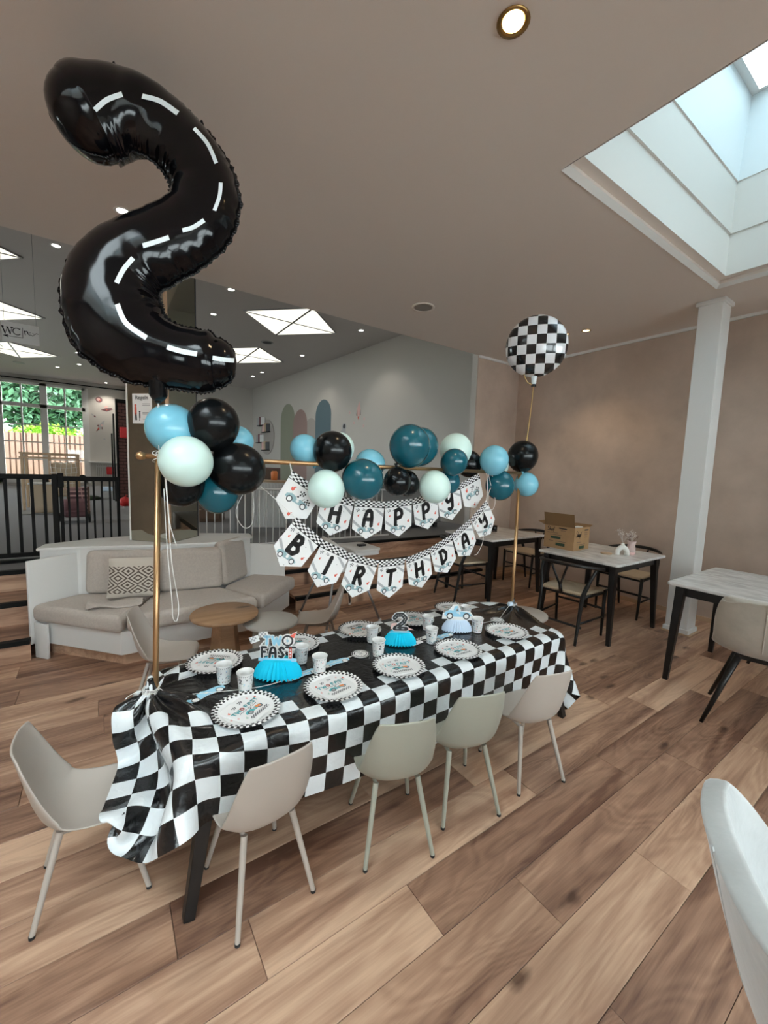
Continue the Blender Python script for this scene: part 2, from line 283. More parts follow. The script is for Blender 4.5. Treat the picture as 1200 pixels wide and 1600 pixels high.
# ------------------------------------------------------------------ mesh builder
class MB:
    def __init__(s): s.v = []; s.f = []; s.m = []; s.uv = {}
    def add(s, V, F, mi=0):
        b = len(s.v); s.v += [tuple(p) for p in V]; s.f += [tuple(i+b for i in f) for f in F]; s.m += [mi]*len(F); return s
    def box(s, a, b, mi=0):
        (x0, y0, z0), (x1, y1, z1) = a, b
        V = [(x0, y0, z0), (x1, y0, z0), (x1, y1, z0), (x0, y1, z0), (x0, y0, z1), (x1, y0, z1), (x1, y1, z1), (x0, y1, z1)]
        return s.add(V, [(0, 3, 2, 1), (4, 5, 6, 7), (0, 1, 5, 4), (1, 2, 6, 5), (2, 3, 7, 6), (3, 0, 4, 7)], mi)
    def prism(s, poly, z0, z1, mi=0):
        n = len(poly); A = sum(poly[i][0]*poly[(i+1) % n][1]-poly[(i+1) % n][0]*poly[i][1] for i in range(n))
        if A < 0: poly = poly[::-1]
        V = [(x, y, z0) for x, y in poly]+[(x, y, z1) for x, y in poly]
        return s.add(V, [tuple(range(n))[::-1], tuple(range(n, 2*n))]+[(i, (i+1) % n, n+(i+1) % n, n+i) for i in range(n)], mi)
    def tube(s, pts, r, n=10, mi=0, cap=True, sq=False):
        pts = [Vector(p) for p in pts]; k = len(pts)
        rs = r if isinstance(r, (list, tuple)) else [r]*k
        V = []; prev = None
        for i, p in enumerate(pts):
            t = (pts[min(i+1, k-1)]-pts[max(i-1, 0)]).normalized()
            if prev is None:
                a = Vector((0, 0, 1)) if abs(t.z) < 0.9 else Vector((1, 0, 0))
                u = t.cross(a).normalized()
            else:
                u = (prev-t*prev.dot(t)).normalized()
            prev = u; w2 = t.cross(u)
            for j in range(n):
                an = 2*PI*(j+(0.5 if sq else 0))/n; V.append(p+(u*math.cos(an)+w2*math.sin(an))*rs[i])
        F = [(i*n+j, i*n+(j+1) % n, (i+1)*n+(j+1) % n, (i+1)*n+j) for i in range(k-1) for j in range(n)]
        if cap: F += [tuple(range(n))[::-1], tuple((k-1)*n+j for j in range(n))]
        return s.add(V, F, mi)
    def lathe(s, prof, c=(0, 0, 0), n=24, mi=0, axis=None):
        V = []; F = []; c = Vector(c)
        q = Vector(axis).to_track_quat('Z', 'Y') if axis is not None else None
        for r_, z in prof:
            for j in range(n):
                p = Vector((r_*math.cos(2*PI*j/n), r_*math.sin(2*PI*j/n), z))
                V.append(c+(q @ p if q else p))
        for i in range(len(prof)-1):
            for j in range(n): F.append((i*n+j, i*n+(j+1) % n, (i+1)*n+(j+1) % n, (i+1)*n+j))
        F += [tuple(range(n))[::-1], tuple((len(prof)-1)*n+j for j in range(n))]
        return s.add(V, F, mi)
    def grid(s, fn, nu, nv, mi=0, uvfn=None):
        b = len(s.v)
        for i in range(nu+1):
            for j in range(nv+1): s.v.append(tuple(fn(i/nu, j/nv)))
        for i in range(nu):
            for j in range(nv):
                a = b+i*(nv+1)+j
                f = (a, a+nv+1, a+nv+2, a+1)
                if uvfn: s.uv[len(s.f)] = [uvfn(i/nu, j/nv), uvfn((i+1)/nu, j/nv), uvfn((i+1)/nu, (j+1)/nv), uvfn(i/nu, (j+1)/nv)]
                s.f.append(f); s.m.append(mi)
        return s
    def ribbon(s, pts, wd, fn, layer, mi=0, n=8):
        """flat stroke with round caps; fn maps (x, y, layer) to 3D"""
        for i in range(len(pts)-1):
            (x0, y0), (x1, y1) = pts[i], pts[i+1]; d = math.hypot(x1-x0, y1-y0) or 1; nx, ny = -(y1-y0)/d*wd/2, (x1-x0)/d*wd/2
            s.add([fn(x0-nx, y0-ny, layer), fn(x1-nx, y1-ny, layer), fn(x1+nx, y1+ny, layer), fn(x0+nx, y0+ny, layer)], [(0, 1, 2, 3)], mi)
        for (x, y) in pts: s.disc(x, y, wd/2, fn, layer, mi, n)
        return s
    def disc(s, x, y, r, fn, layer, mi=0, n=10, sx=1):
        s.add([fn(x+r*sx*math.cos(2*PI*k/n), y+r*math.sin(2*PI*k/n), layer) for k in range(n)], [tuple(range(n))], mi); return s
    def poly(s, pts, fn, layer, mi=0):
        s.add([fn(x, y, layer) for x, y in pts], [tuple(range(len(pts)))], mi); return s
    def build(s, name, mats, parent=None, smooth=False, bevel=0, seg=2, sub=0, loc=None, solid=0, angle=None):
        me = bpy.data.meshes.new(name); me.from_pydata(s.v, [], s.f)
        if not isinstance(mats, (list, tuple)): mats = [mats]
        for mm in mats: me.materials.append(M[mm] if isinstance(mm, str) else mm)
        me.polygons.foreach_set('material_index', s.m)
        if s.uv:
            ul = me.uv_layers.new(name='UVMap')
            for fi, cs in s.uv.items():
                pl = me.polygons[fi]
                for li, c in zip(pl.loop_indices, cs): ul.data[li].uv = c
        if smooth:
            me.polygons.foreach_set('use_smooth', [True]*len(me.polygons))
            if angle: me.set_sharp_from_angle(angle=R(angle))
        me.update()
        o = bpy.data.objects.new(name, me); COL.objects.link(o)
        if parent: o.parent = parent
        if loc: o.location = loc
        if solid:
            md = o.modifiers.new('thick', 'SOLIDIFY'); md.thickness = solid; md.offset = 0
        if bevel:
            md = o.modifiers.new('bevel', 'BEVEL'); md.width = bevel; md.segments = seg; md.limit_method = 'ANGLE'; md.angle_limit = R(40)
        if sub:
            md = o.modifiers.new('sub', 'SUBSURF'); md.levels = sub; md.render_levels = sub
        return o
def tag(o, label=None, cat=None, group=None, kind=None):
    if label: o['label'] = label
    if cat: o['category'] = cat
    if group: o['group'] = group
    if kind: o['kind'] = kind
    return o
def struct(o, label): return tag(o, label, None, None, 'structure')
def empty(name, loc=(0, 0, 0), rz=0, label=None, cat=None, group=None, kind=None, parent=None):
    o = bpy.data.objects.new(name, None); COL.objects.link(o); o.location = loc; o.rotation_euler = (0, 0, rz); o.empty_display_size = 0.05
    if parent: o.parent = parent
    return tag(o, label, cat, group, kind)
def dup(root, loc, rz=0, label=None, group=None, swap=None, scale=None):
    def cp(o, par):
        c = o.copy(); COL.objects.link(c); c.parent = par
        if swap and o.type == 'MESH':
            for k, ms in enumerate(o.material_slots):
                if ms.material and ms.material.name in swap:
                    c.material_slots[k].link = 'OBJECT'; c.material_slots[k].material = M[swap[ms.material.name]]
        for ch in [x for x in list(COL.objects) if x.parent is o]: cp(ch, c)
        return c
    r = cp(root, None); r.location = loc; r.rotation_euler = (0, 0, rz)
    if scale: r.scale = scale
    if label: r['label'] = label
    if group: r['group'] = group
    return r
def prof2(pts, r=0): return pts
def rrect(w_, h_, r, n=5, cx=0, cy=0):
    P = []
    for (sx, sy, a0) in ((1, 1, 0), (-1, 1, 90), (-1, -1, 180), (1, -1, 270)):
        for k in range(n+1):
            a = R(a0+90*k/n); P.append((cx+sx*(w_/2-r)+r*math.cos(a), cy+sy*(h_/2-r)+r*math.sin(a)))
    return P
# ------------------------------------------------------------------ setting: floor
HF, HB, YE = 3.15, 4.45, 4.17           # front ceiling, back ceiling, edge between them
XW = 5.31
fb = MB().box((-3.0, -3.0, -0.06), (5.5, 4.7, -0.012)).build('floor', 'kick'); struct(fb, 'wooden plank floor of the dining area')
PW, PL, G = 0.1967, 1.2925, 0.0018
def plank_mesh(x0, x1, y0, y1, name='plank'):
    mb = MB(); b = 0.0012
    X0, X1, Y0, Y1 = x0+G/2, x1-G/2, y0+G/2, y1-G/2
    V = [(X0, Y0, -0.012), (X1, Y0, -0.012), (X1, Y1, -0.012), (X0, Y1, -0.012), (X0, Y0, -b), (X1, Y0, -b), (X1, Y1, -b), (X0, Y1, -b), (X0+b, Y0+b, 0), (X1-b, Y0+b, 0), (X1-b, Y1-b, 0), (X0+b, Y1-b, 0)]
    mb.add(V, [(0, 1, 5, 4), (1, 2, 6, 5), (2, 3, 7, 6), (3, 0, 4, 7), (4, 5, 9, 8), (5, 6, 10, 9), (6, 7, 11, 10), (7, 4, 8, 11), (8, 9, 10, 11)])
    return mb
offs = {0: 1.74, 1: 1.235, 2: 0.875, 3: 0.36, 4: 0.15, 5: 0.98, 6: 0.62, 7: 0.30}
pm = None
for k in range(-3, 19):
    y0 = 0.447+PW*k
    off = offs.get(k, (0.37*k*k+0.51*k) % PL)
    j0 = math.floor((-1.6 - off)/PL); x = off+PL*j0
    if k < 0: x = off+PL*math.floor((0.0-off)/PL)
    while x < XW:
        xe = min(x+PL, XW)
        if xe-x > 0.03:
            if xe-x > PL-0.001:
                if pm is None:
                    o = plank_mesh(0, PL, 0, PW).build('plank', 'plank', fb); pm = o.data
                else:
                    o = bpy.data.objects.new('plank', pm); COL.objects.link(o); o.parent = fb
                o.location = (x, y0, 0)
            else:
                o = plank_mesh(0, xe-x, 0, PW).build('plank', 'plank', fb, loc=(x, y0, 0))
        x += PL
# rest of the floor that no view shows: plain boards in one mesh
mb = MB()
for k in range(-3, 19):
    mb.box((-3.0, 0.447+PW*k+G/2, -0.012), (-1.62, 0.447+PW*(k+1)-G/2, -0.001))
mb.box((-3.0, -3.0, -0.012), (5.5, 0.447-3*PW, -0.001))
o = mb.build('plank_field', 'plank', fb); o['kind'] = 'stuff'
# steps up to the play area
st = empty('staircase', (0, 0, 0), label='wide wooden steps with black nosings up to the play area', kind='structure')
SZ = (0, 0.165, 0.35, 0.53); SY = (3.88, 4.27, 4.66)
for (xa, xb) in ((-3.0, -0.47), (1.62, 4.4)):
    for k in range(3):
        z0, z1, y = SZ[k], SZ[k+1], SY[k]; yb = SY[k+1] if k < 2 else 4.705
        nb = 1
        MB().box((xa, y, z0), (xb, y+0.015, z1-0.03)).build('riser', 'plank', st)
        MB().box((xa, y+0.015, z1-0.03), (xb, yb, z1)).build('tread', 'plank', st)
        MB().box((xa, y-0.02, z1-0.034), (xb, y+0.035, z1+0.003)).build('nosing', 'black_metal', st, bevel=0.003)
pf = MB().box((-6.2, 4.70, 0.0), (6.2, 20.0, 0.529)).build('floor', 'carpet'); struct(pf, 'raised grey carpet floor of the play area')
MB().box((-0.47, 4.62, 0), (1.62, 4.70, 0.529)).build('floor_step', 'carpet', pf)

# ------------------------------------------------------------------ walls
def wall(name, boxes, m, label):
    mb = MB()
    for a, b in boxes: mb.box(a, b)
    return struct(mb.build(name, m), label)
wall('wall_right', [((XW, -3.0, 0), (XW+0.12, YE, HF+0.2))], 'plaster', 'mottled tan plaster wall on the right')
wall('wall_corner', [((4.42, YE, 0), (XW+0.12, YE+0.02, HF))], 'plaster', 'short tan plaster wall at the far right corner')
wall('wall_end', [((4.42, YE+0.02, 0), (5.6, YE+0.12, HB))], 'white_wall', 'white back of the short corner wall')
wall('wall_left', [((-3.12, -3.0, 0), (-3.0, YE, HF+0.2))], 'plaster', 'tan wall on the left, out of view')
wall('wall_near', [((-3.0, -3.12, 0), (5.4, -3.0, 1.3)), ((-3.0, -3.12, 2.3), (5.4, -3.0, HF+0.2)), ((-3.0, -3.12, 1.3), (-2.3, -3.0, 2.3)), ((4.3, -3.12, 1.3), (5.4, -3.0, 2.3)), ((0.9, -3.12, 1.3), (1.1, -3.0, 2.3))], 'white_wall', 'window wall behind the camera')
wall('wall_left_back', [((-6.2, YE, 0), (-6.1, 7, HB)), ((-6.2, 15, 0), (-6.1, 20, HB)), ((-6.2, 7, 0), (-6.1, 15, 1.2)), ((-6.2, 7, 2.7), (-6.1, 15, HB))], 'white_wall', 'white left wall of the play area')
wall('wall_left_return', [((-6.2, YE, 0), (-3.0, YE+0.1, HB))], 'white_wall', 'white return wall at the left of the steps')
# white wall on the right of the play area
d = Vector((-0.79, 12.0, 0)).normalized(); nrm = Vector((-d.y, d.x, 0))
A = Vector((5.70, 4.2, 0)); B = A+d*12.1
mb = MB(); e_ = -nrm*0.12
mb.add([A, B, B+e_, A+e_]+[p+Vector((0, 0, HB)) for p in (A, B, B+e_, A+e_)], [(0, 3, 2, 1), (4, 5, 6, 7), (0, 1, 5, 4), (1, 2, 6, 5), (2, 3, 7, 6), (3, 0, 4, 7)])
struct(mb.build('wall_right_back', 'white_wall'), 'long white wall with painted arches in the play area')
wall('wall_far_right', [((0.9, 16.25, 0), (5.1, 16.4, HB))], 'white_wall', 'white end wall right of the mirrored column')
wall('wall_far_side', [((0.9, 16.4, 0), (1.0, 19.7, HB))], 'white_wall', 'white side wall by the garden doors')
# far wall with garden door opening
DX0, DX1, DZ0, DZ1, YF = -5.35, -0.42, 0.62, 4.22, 19.7
wall('wall_far', [((-6.2, YF, 0), (DX0, YF+0.15, HB)), ((DX1, YF, 0), (1.0, YF+0.15, HB)), ((DX0, YF, 0), (DX1, YF+0.15, DZ0)), ((DX0, YF, DZ1), (DX1, YF+0.15, HB))], 'white_wall', 'white far wall round the garden doors')
tr = MB().box((-6.1, YF-0.06, 4.30), (0.9, YF, 4.33)).build('trim_1', 'black_metal'); struct(tr, 'thin dark line under the ceiling on the far wall')
# ------------------------------------------------------------------ ceilings with openings
def slab_with_holes(x0, x1, y0, y1, z0, z1, holes):
    xs = sorted({x0, x1, *[h[0] for h in holes], *[h[1] for h in holes]}); ys = sorted({y0, y1, *[h[2] for h in holes], *[h[3] for h in holes]})
    mb = MB()
    for i in range(len(xs)-1):
        for j in range(len(ys)-1):
            cx, cy = (xs[i]+xs[i+1])/2, (ys[j]+ys[j+1])/2
            if any(h[0] < cx < h[1] and h[2] < cy < h[3] for h in holes): continue
            mb.box((xs[i], ys[j], z0), (xs[i+1], ys[j+1], z1))
    return mb
o = slab_with_holes(-3.12, XW+0.12, -3.12, YE, HF, HF+0.1, (SKY1, SKY2, SKY_ADDED)).build('ceiling', 'ceiling'); struct(o, 'beige painted ceiling over the dining area')
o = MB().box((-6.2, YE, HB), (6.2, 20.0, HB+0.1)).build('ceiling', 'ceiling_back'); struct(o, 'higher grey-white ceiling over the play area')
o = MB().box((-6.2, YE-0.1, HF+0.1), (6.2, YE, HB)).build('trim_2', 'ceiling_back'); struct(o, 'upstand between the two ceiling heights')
for n_, (a, b) in enumerate((((XW-0.025, -3.0, HF-0.03), (XW, YE, HF)), ((4.42, YE-0.025, HF-0.03), (XW-0.025, YE, HF)))):
    o = MB().box(a, b).build('trim_%d' % (3+n_), 'trim'); struct(o, ('white cornice strip along the right wall', 'white cornice strip over the corner wall')[n_])
for n_, (a, b) in enumerate((((XW-0.018, -3.0, 0), (XW, YE, 0.05)), ((4.42, YE-0.018, 0), (XW-0.018, YE, 0.05)))):
    o = MB().box(a, b).build(('baseboard_right', 'baseboard_corner')[n_], 'oak_strip'); struct(o, ('wooden skirting under the right wall', 'wooden skirting under the corner wall')[n_])
# column
pl = empty('trim_5', (4.74, 1.565, 0), label='square white pillar in front of the right wall', kind='structure')
MB().box((-0.10, -0.095, 0.0), (0.10, 0.095, HF)).build('shaft', 'trim', pl, bevel=0.004)
MB().box((-0.115, -0.11, 0.0), (0.115, 0.11, 0.055)).build('base', 'trim', pl, bevel=0.004)
MB().box((-0.13, -0.125, 0.0), (0.13, 0.125, 0.014)).build('base_strip', 'oak_strip', pl)
MB().box((-0.12, -0.115, HF-0.04), (0.12, 0.115, HF)).build('capital', 'trim', pl, bevel=0.01)
# ------------------------------------------------------------------ skylights
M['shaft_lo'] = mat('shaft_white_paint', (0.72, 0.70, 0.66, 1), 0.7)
M['shaft_hi'] = mat('shaft_upper_white', (0.80, 0.86, 0.88, 1), 0.5)  # blue cast of the sky light put into the paint colour
def skylight(s, idx, lab, pm_='sky_pane'):
    x0, x1, y0, y1 = s
    e = empty('window_%d' % idx, (0, 0, 0), label=lab, kind='structure')
    def ring(name, ins0, z0, ins1, z1, m, th=0.03):
        mb = MB()
        a = [(x0+ins0, y0+ins0, z0), (x1-ins0, y0+ins0, z0), (x1-ins0, y1-ins0, z0), (x0+ins0, y1-ins0, z0)]
        b = [(x0+ins1, y0+ins1, z1), (x1-ins1, y0+ins1, z1), (x1-ins1, y1-ins1, z1), (x0+ins1, y1-ins1, z1)]
        mb.add(a+b, [(i, 4+i, 4+(i+1) % 4, (i+1) % 4) for i in range(4)])
        return mb.build(name, m, e)
    ring('cove_moulding', 0.0, HF-0.004, 0.03, HF+0.02, 'trim')
    ring('cove', 0.03, HF+0.02, 0.02, HF+0.05, 'ceiling')
    ring('soffit', 0.02, HF+0.05, 0.08, HF+0.055, 'ceiling')
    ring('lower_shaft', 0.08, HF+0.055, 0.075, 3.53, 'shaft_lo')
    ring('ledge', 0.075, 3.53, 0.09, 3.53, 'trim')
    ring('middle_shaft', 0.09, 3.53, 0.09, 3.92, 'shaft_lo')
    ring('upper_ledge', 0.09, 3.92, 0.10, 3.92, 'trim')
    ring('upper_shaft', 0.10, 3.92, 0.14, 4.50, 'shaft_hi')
    ring('pane_frame', 0.14, 4.50, 0.20, 4.48, 'trim')
    MB().box((x0+0.2, y0+0.2, 4.485), (x1-0.2, y1-0.2, 4.495)).build('pane', pm_, e)
    ring('outer_curb', 0.0, HF+0.02, 0.0, 4.6, 'trim')
skylight(SKY1, 1, 'square skylight in a stepped white shaft above right')
skylight(SKY2, 2, 'square skylight further left, out of view', 'sky_pane_clear')
skylight(SKY_ADDED, 5, 'square skylight behind the camera, out of view', 'sky_pane_clear')
# window added behind the camera to light the fronts of things
e = empty('window_3', (0, 0, 0), label='wide front window behind the camera', kind='structure')
for xa, xb in ((-2.3, 0.9), (1.1, 4.3)):
    for x in np.linspace(xa, xb, 4): MB().box((x-0.03, -3.08, 1.3), (x+0.03, -3.02, 2.3)).build('mullion', 'trim', e)
    MB().box((xa, -3.055, 1.3), (xb, -3.045, 2.3)).build('pane', 'pane', e)
# ------------------------------------------------------------------ garden doors
gd = empty('window_4', (0, 0, 0), label='tall white garden doors with transom panes at far left', kind='structure')
def bar(a, b, name='frame'): return MB().box(a, b).build(name, 'trim', gd)
Y0, Y1 = YF-0.03, YF+0.05
bar((DX0, Y0, DZ1-0.09), (DX1, Y1, DZ1)); bar((DX0, Y0, 3.34), (DX1, Y1, 3.47)); bar((DX0, Y0, DZ0), (DX1, Y1, 0.85))
nleaf = 4; lw = (DX1-DX0)/nleaf
for i in range(nleaf+1):
    x = DX0+lw*i; bar((x-0.10, Y0, DZ0), (x+0.10, Y1, DZ1), 'post')
for i in range(nleaf):
    xa = DX0+lw*i+0.10; xb = xa+lw-0.20; xm = (xa+xb)/2
    bar((xm-0.024, Y0+0.01, 3.47), (xm+0.024, Y1-0.01, DZ1-0.09), 'glazing_bar')
    bar((xm-0.024, Y0+0.01, 0.85), (xm+0.024, Y1-0.01, 3.34), 'glazing_bar')
    for k in range(1, 4):
        z = 0.85+(3.34-0.85)*k/4; bar((xa, Y0+0.012, z-0.02), (xb, Y1-0.012, z+0.02), 'glazing_bar')
    for c in range(2):
        xa2, xb2 = (xa, xm) if c == 0 else (xm, xb)
        MB().box((xa2+0.01, YF+0.005, 3.48), (xb2-0.01, YF+0.012, DZ1-0.1)).build('pane', 'pane', gd)
        for k in range(4):
            z = 0.85+(3.34-0.85)*k/4; MB().box((xa2+0.012, YF+0.005, z+0.02), (xb2-0.012, YF+0.012, z+0.61)).build('pane', 'pane', gd)
e = empty('window_6', (0, 0, 0), label='row of windows in the left wall of the play area, out of view', kind='structure')  # extra windows put in to brighten the play area
for y in np.linspace(7, 15, 6): MB().box((-6.18, y-0.04, 1.2), (-6.12, y+0.04, 2.7)).build('mullion', 'trim', e)
MB().box((-6.155, 7, 1.2), (-6.145, 15, 2.7)).build('pane', 'pane', e)
# outside: lawn, fence, hedges
o = MB().box((-25, -10, -0.4), (15, 40, -0.1)).build('floor', 'paving'); struct(o, 'ground round the building')
o = MB().box((-25, 20.2, 0.2), (15, 40, 0.45)).build('floor', 'grass'); struct(o, 'lawn behind the garden doors')
fe = empty('board_fence', (0, 23.4, 0.45), label='pinkish wooden board fence behind the garden doors', cat='fence')
MB().box((-11, 0.03, 0.5), (4, 0.07, 0.6)).build('rail', 'fence_wood', fe); MB().box((-11, 0.03, 1.7), (4, 0.07, 1.8)).build('rail', 'fence_wood', fe)
bf = MB().box((-0.065, -0.012, 0), (0.065, 0.012, 2.15), 0).build('board', 'fence_wood', fe); br = MB().box((-0.06, -0.012, 0), (0.06, 0.012, 2.13), 0).build('board', 'fence_dark', fe)
x = -9.9; bf.location = (x, 0, 0); br.location = (x+0.0925, 0.03, 0); x += 0.185
while x < 2.5:
    for b_, dx, dy in ((bf, 0, 0), (br, 0.0925, 0.03)):
        o = b_.copy(); COL.objects.link(o); o.location = (x+dx, dy, 0)
    x += 0.185
def bush(name, c, sx, sy, sz, n, m, lab, leaf=0.11, seed=1):
    r_ = random.Random(seed); mb = MB()
    for i in range(n):
        a = r_.uniform(0, 2*PI); b = math.acos(r_.uniform(-1, 1)); rr = r_.uniform(0.55, 1.0)
        p = Vector((sx*rr*math.sin(b)*math.cos(a), sy*rr*math.sin(b)*math.sin(a), sz*rr*math.cos(b)))
        u = Vector((r_.uniform(-1, 1), r_.uniform(-1, 1), r_.uniform(-1, 1))).normalized(); v = u.cross(Vector((r_.uniform(-1, 1), r_.uniform(-1, 1), 1))).normalized()
        l = leaf*r_.uniform(0.6, 1.3)
        mb.add([p-u*l, p-v*l*0.5, p+u*l, p+v*l*0.5], [(0, 1, 2, 3)])
    root = empty(name, c, label=lab, cat='bush')
    o = mb.build('foliage', m, root); o['kind'] = 'stuff'
    MB().tube([(0, 0, -c[2]+0.45), (0, 0, 0.2)], 0.06, 6).build('trunk', 'brown_cab', root)
    return root
bush('lime_shrub', (-1.9, 24.4, 2.45), 1.5, 0.5, 0.62, 1500, 'hedge_lime', 'bright lime shrub showing above the right part of the fence', seed=3)
bush('lime_shrub', (-4.6, 24.4, 2.5), 1.4, 0.5, 0.65, 1500, 'hedge_lime', 'bright lime shrub showing above the left part of the fence', seed=4)
bush('garden_tree', (-2.2, 27, 5.0), 2.2, 1.2, 2.6, 8000, 'hedge', 'dense green tree behind the right garden door', 0.19, seed=5)
bush('garden_tree', (-6.2, 27.5, 5.2), 2.4, 1.2, 2.8, 8000, 'hedge', 'dense green tree behind the left garden door', 0.19, seed=6)
# ------------------------------------------------------------------ ceiling fittings
def light_panel(x, y, lab, s=1.38):
    t = empty('ceiling_light_panel', (x, y, HB), R(45), lab, 'ceiling light', 'square diamond-set light panels in the play-area ceiling')
    h = s/2
    MB().box((-h, -h, -0.012), (h, h, -0.001)).build('diffuser', 'panel_light', t)
    mb = MB(); mb.tube([(-h, -h, -0.014), (h, h, -0.014)], 0.020, 4); mb.build('crossbar', 'dark_grey_print', t)
    mb = MB(); mb.tube([(h, -h, -0.014), (-h, h, -0.014)], 0.013, 4); mb.build('crossbar', 'grey_print', t)
    mb = MB()
    for a, b in (((-h-.015, -h-.015), (h+.015, -h)), ((-h-.015, h), (h+.015, h+.015)), ((-h-.015, -h), (-h, h)), ((h, -h), (h+.015, h))): mb.box((a[0], a[1], -0.02), (b[0], b[1], 0))
    mb.build('rim', 'grey_print', t)
light_panel(3.32, 8.3, 'nearest square light panel, right of the number balloon')
light_panel(3.34, 11.5, 'square light panel half hidden behind the number balloon')
light_panel(-1.85, 8.35, 'nearest square light panel at the left frame edge')
light_panel(-1.86, 11.5, 'square light panel above the WC sign')
light_panel(-1.86, 15.4, 'square light panel just below the WC sign')
def downlight(x, y, z, lab, warm=False, power=0, s=1.0, grp='small recessed ceiling spots'):
    t = empty('ceiling_downlight', (x, y, z), 0, lab, 'spotlight', grp); t.scale = (s, s, s)
    MB().lathe([(0.047, -0.002), (0.052, -0.006), (0.040, -0.008), (0.034, -0.001)], n=20).build('ring', 'gold_ring' if warm else 'trim', t, smooth=True)
    MB().lathe([(0.001, -0.0045), (0.034, -0.0045), (0.034, -0.001), (0.001, -0.001)], n=16).build('lamp', 'warm_lamp' if warm else 'cool_lamp', t)
    if power:
        d_ = bpy.data.lights.new('downlight_beam', 'SPOT'); d_.energy = power; d_.spot_size = R(110); d_.spot_blend = 0.6; d_.color = (1, 0.75, 0.45) if warm else (1, 0.93, 0.82); d_.shadow_soft_size = 0.035
        l = bpy.data.objects.new('downlight_beam', d_); COL.objects.link(l); l.parent = t; l.location = (0, 0, -0.012)
downlight(1.29, 1.14, HF, 'warm gold-ringed spotlight in the ceiling at top centre', True, 5, 1.15, None)
downlight(4.56, 2.70, HF, 'warm spotlight just right of the checkered balloon', True, 4, 1.0, None)
downlight(4.50, 2.92, HF, 'warm spotlight half hidden by the checkered balloon', True, 4, 1.0, None)
downlight(0.17, 3.40, HF, 'white spotlight above the middle of the number balloon', False, 10, 1.0, None)
SP = [(-0.42, 7.6), (-0.39, 8.95), (-0.39, 10.6), (-0.40, 12.5), (-0.43, 14.5), (-0.46, 16.2), (1.52, 6.05), (1.90, 7.5), (1.92, 8.9), (4.65, 7.8), (4.47, 10.5), (4.23, 14.0), (4.28, 13.2), (-1.05, 17.2), (0.26, 19.2)]
NM = ['first white spot of the left row, left of the number balloon', 'second white spot of the left row', 'third white spot of the left row', 'fourth white spot of the left row', 'fifth white spot of the left row', 'sixth and last white spot of the left row',
      'white spot touching the right bend of the number balloon', 'white spot between the number balloon and the nearest light panel, upper one', 'white spot between the number balloon and the nearest light panel, lower one',
      'white spot right of the nearest light panel', 'white spot below the nearest light panel, near the white wall', 'left one of the two close white spots above the wall shelves', 'right one of the two close white spots above the wall shelves', 'white spot above the garden doors', 'white spot at the top of the sticker wall']
for i, (x, y) in enumerate(SP): downlight(x, y, HB, NM[i], s=1.35, power=(22 if i > 11 else 7) if i in (0, 2, 4, 7, 9, 10, 13, 14) else 0)
t = empty('ceiling_speaker', (2.72, 3.36, HF), 0, 'round flush speaker grille in the beige ceiling', 'speaker')
MB().lathe([(0.115, -0.001), (0.118, -0.010), (0.092, -0.012), (0.09, -0.001)], n=32).build('ring', 'ceiling', t, smooth=True)
MB().lathe([(0.001, -0.009), (0.09, -0.009), (0.09, -0.001), (0.001, -0.001)], n=32).build('grille', 'speaker', t)
t = empty('ceiling_speaker', (3.36, 10.0, HB), 0, 'round dark speaker grille between the two right light panels', 'speaker')
MB().lathe([(0.14, -0.001), (0.143, -0.012), (0.11, -0.014), (0.11, -0.001)], n=24).build('ring', 'grey_print', t, smooth=True)
MB().lathe([(0.001, -0.010), (0.11, -0.010), (0.11, -0.001), (0.001, -0.001)], n=24).build('grille', 'dark_grey_print', t)
t = empty('ceiling_speaker', (-2.0, 17.3, HB), 0, 'round speaker grille above the garden doors', 'speaker')
MB().lathe([(0.14, -0.001), (0.143, -0.012), (0.11, -0.014), (0.11, -0.001)], n=24).build('ring', 'grey_print', t, smooth=True)
MB().lathe([(0.001, -0.010), (0.11, -0.010), (0.11, -0.001), (0.001, -0.001)], n=24).build('grille', 'grey_print', t)
# ------------------------------------------------------------------ mirrored column, fence, play area
mc = empty('mirrored_column', (0.485, 4.30, 0.529), R(45), 'square mirror-clad column with pale oak edge strip behind the sofa', 'column')
H1 = HB-0.535; s_ = 0.198
MB().box((-s_, -s_, 0), (s_, s_, H1)).build('core', 'grey_cab', mc)
MB().box((-s_+0.012, -s_-0.006, 0.27), (s_-0.012, -s_-0.001, H1)).build('mirror_panel', 'mirror', mc)
MB().box((-s_-0.006, -s_+0.012, 0.27), (-s_-0.001, s_-0.012, H1)).build('mirror_panel', 'mirror', mc)
MB().box((-s_-0.009, -s_-0.009, 0.27), (-s_+0.012, -s_+0.012, H1)).build('edge_strip', 'oak_strip', mc)
MB().box((s_-0.012, -s_-0.008, 0.27), (s_+0.003, -s_+0.012, H1)).build('edge_strip', 'dark_grey_print', mc)
MB().box((-s_-0.008, s_-0.012, 0.27), (-s_+0.012, s_+0.003, H1)).build('edge_strip', 'trim', mc)
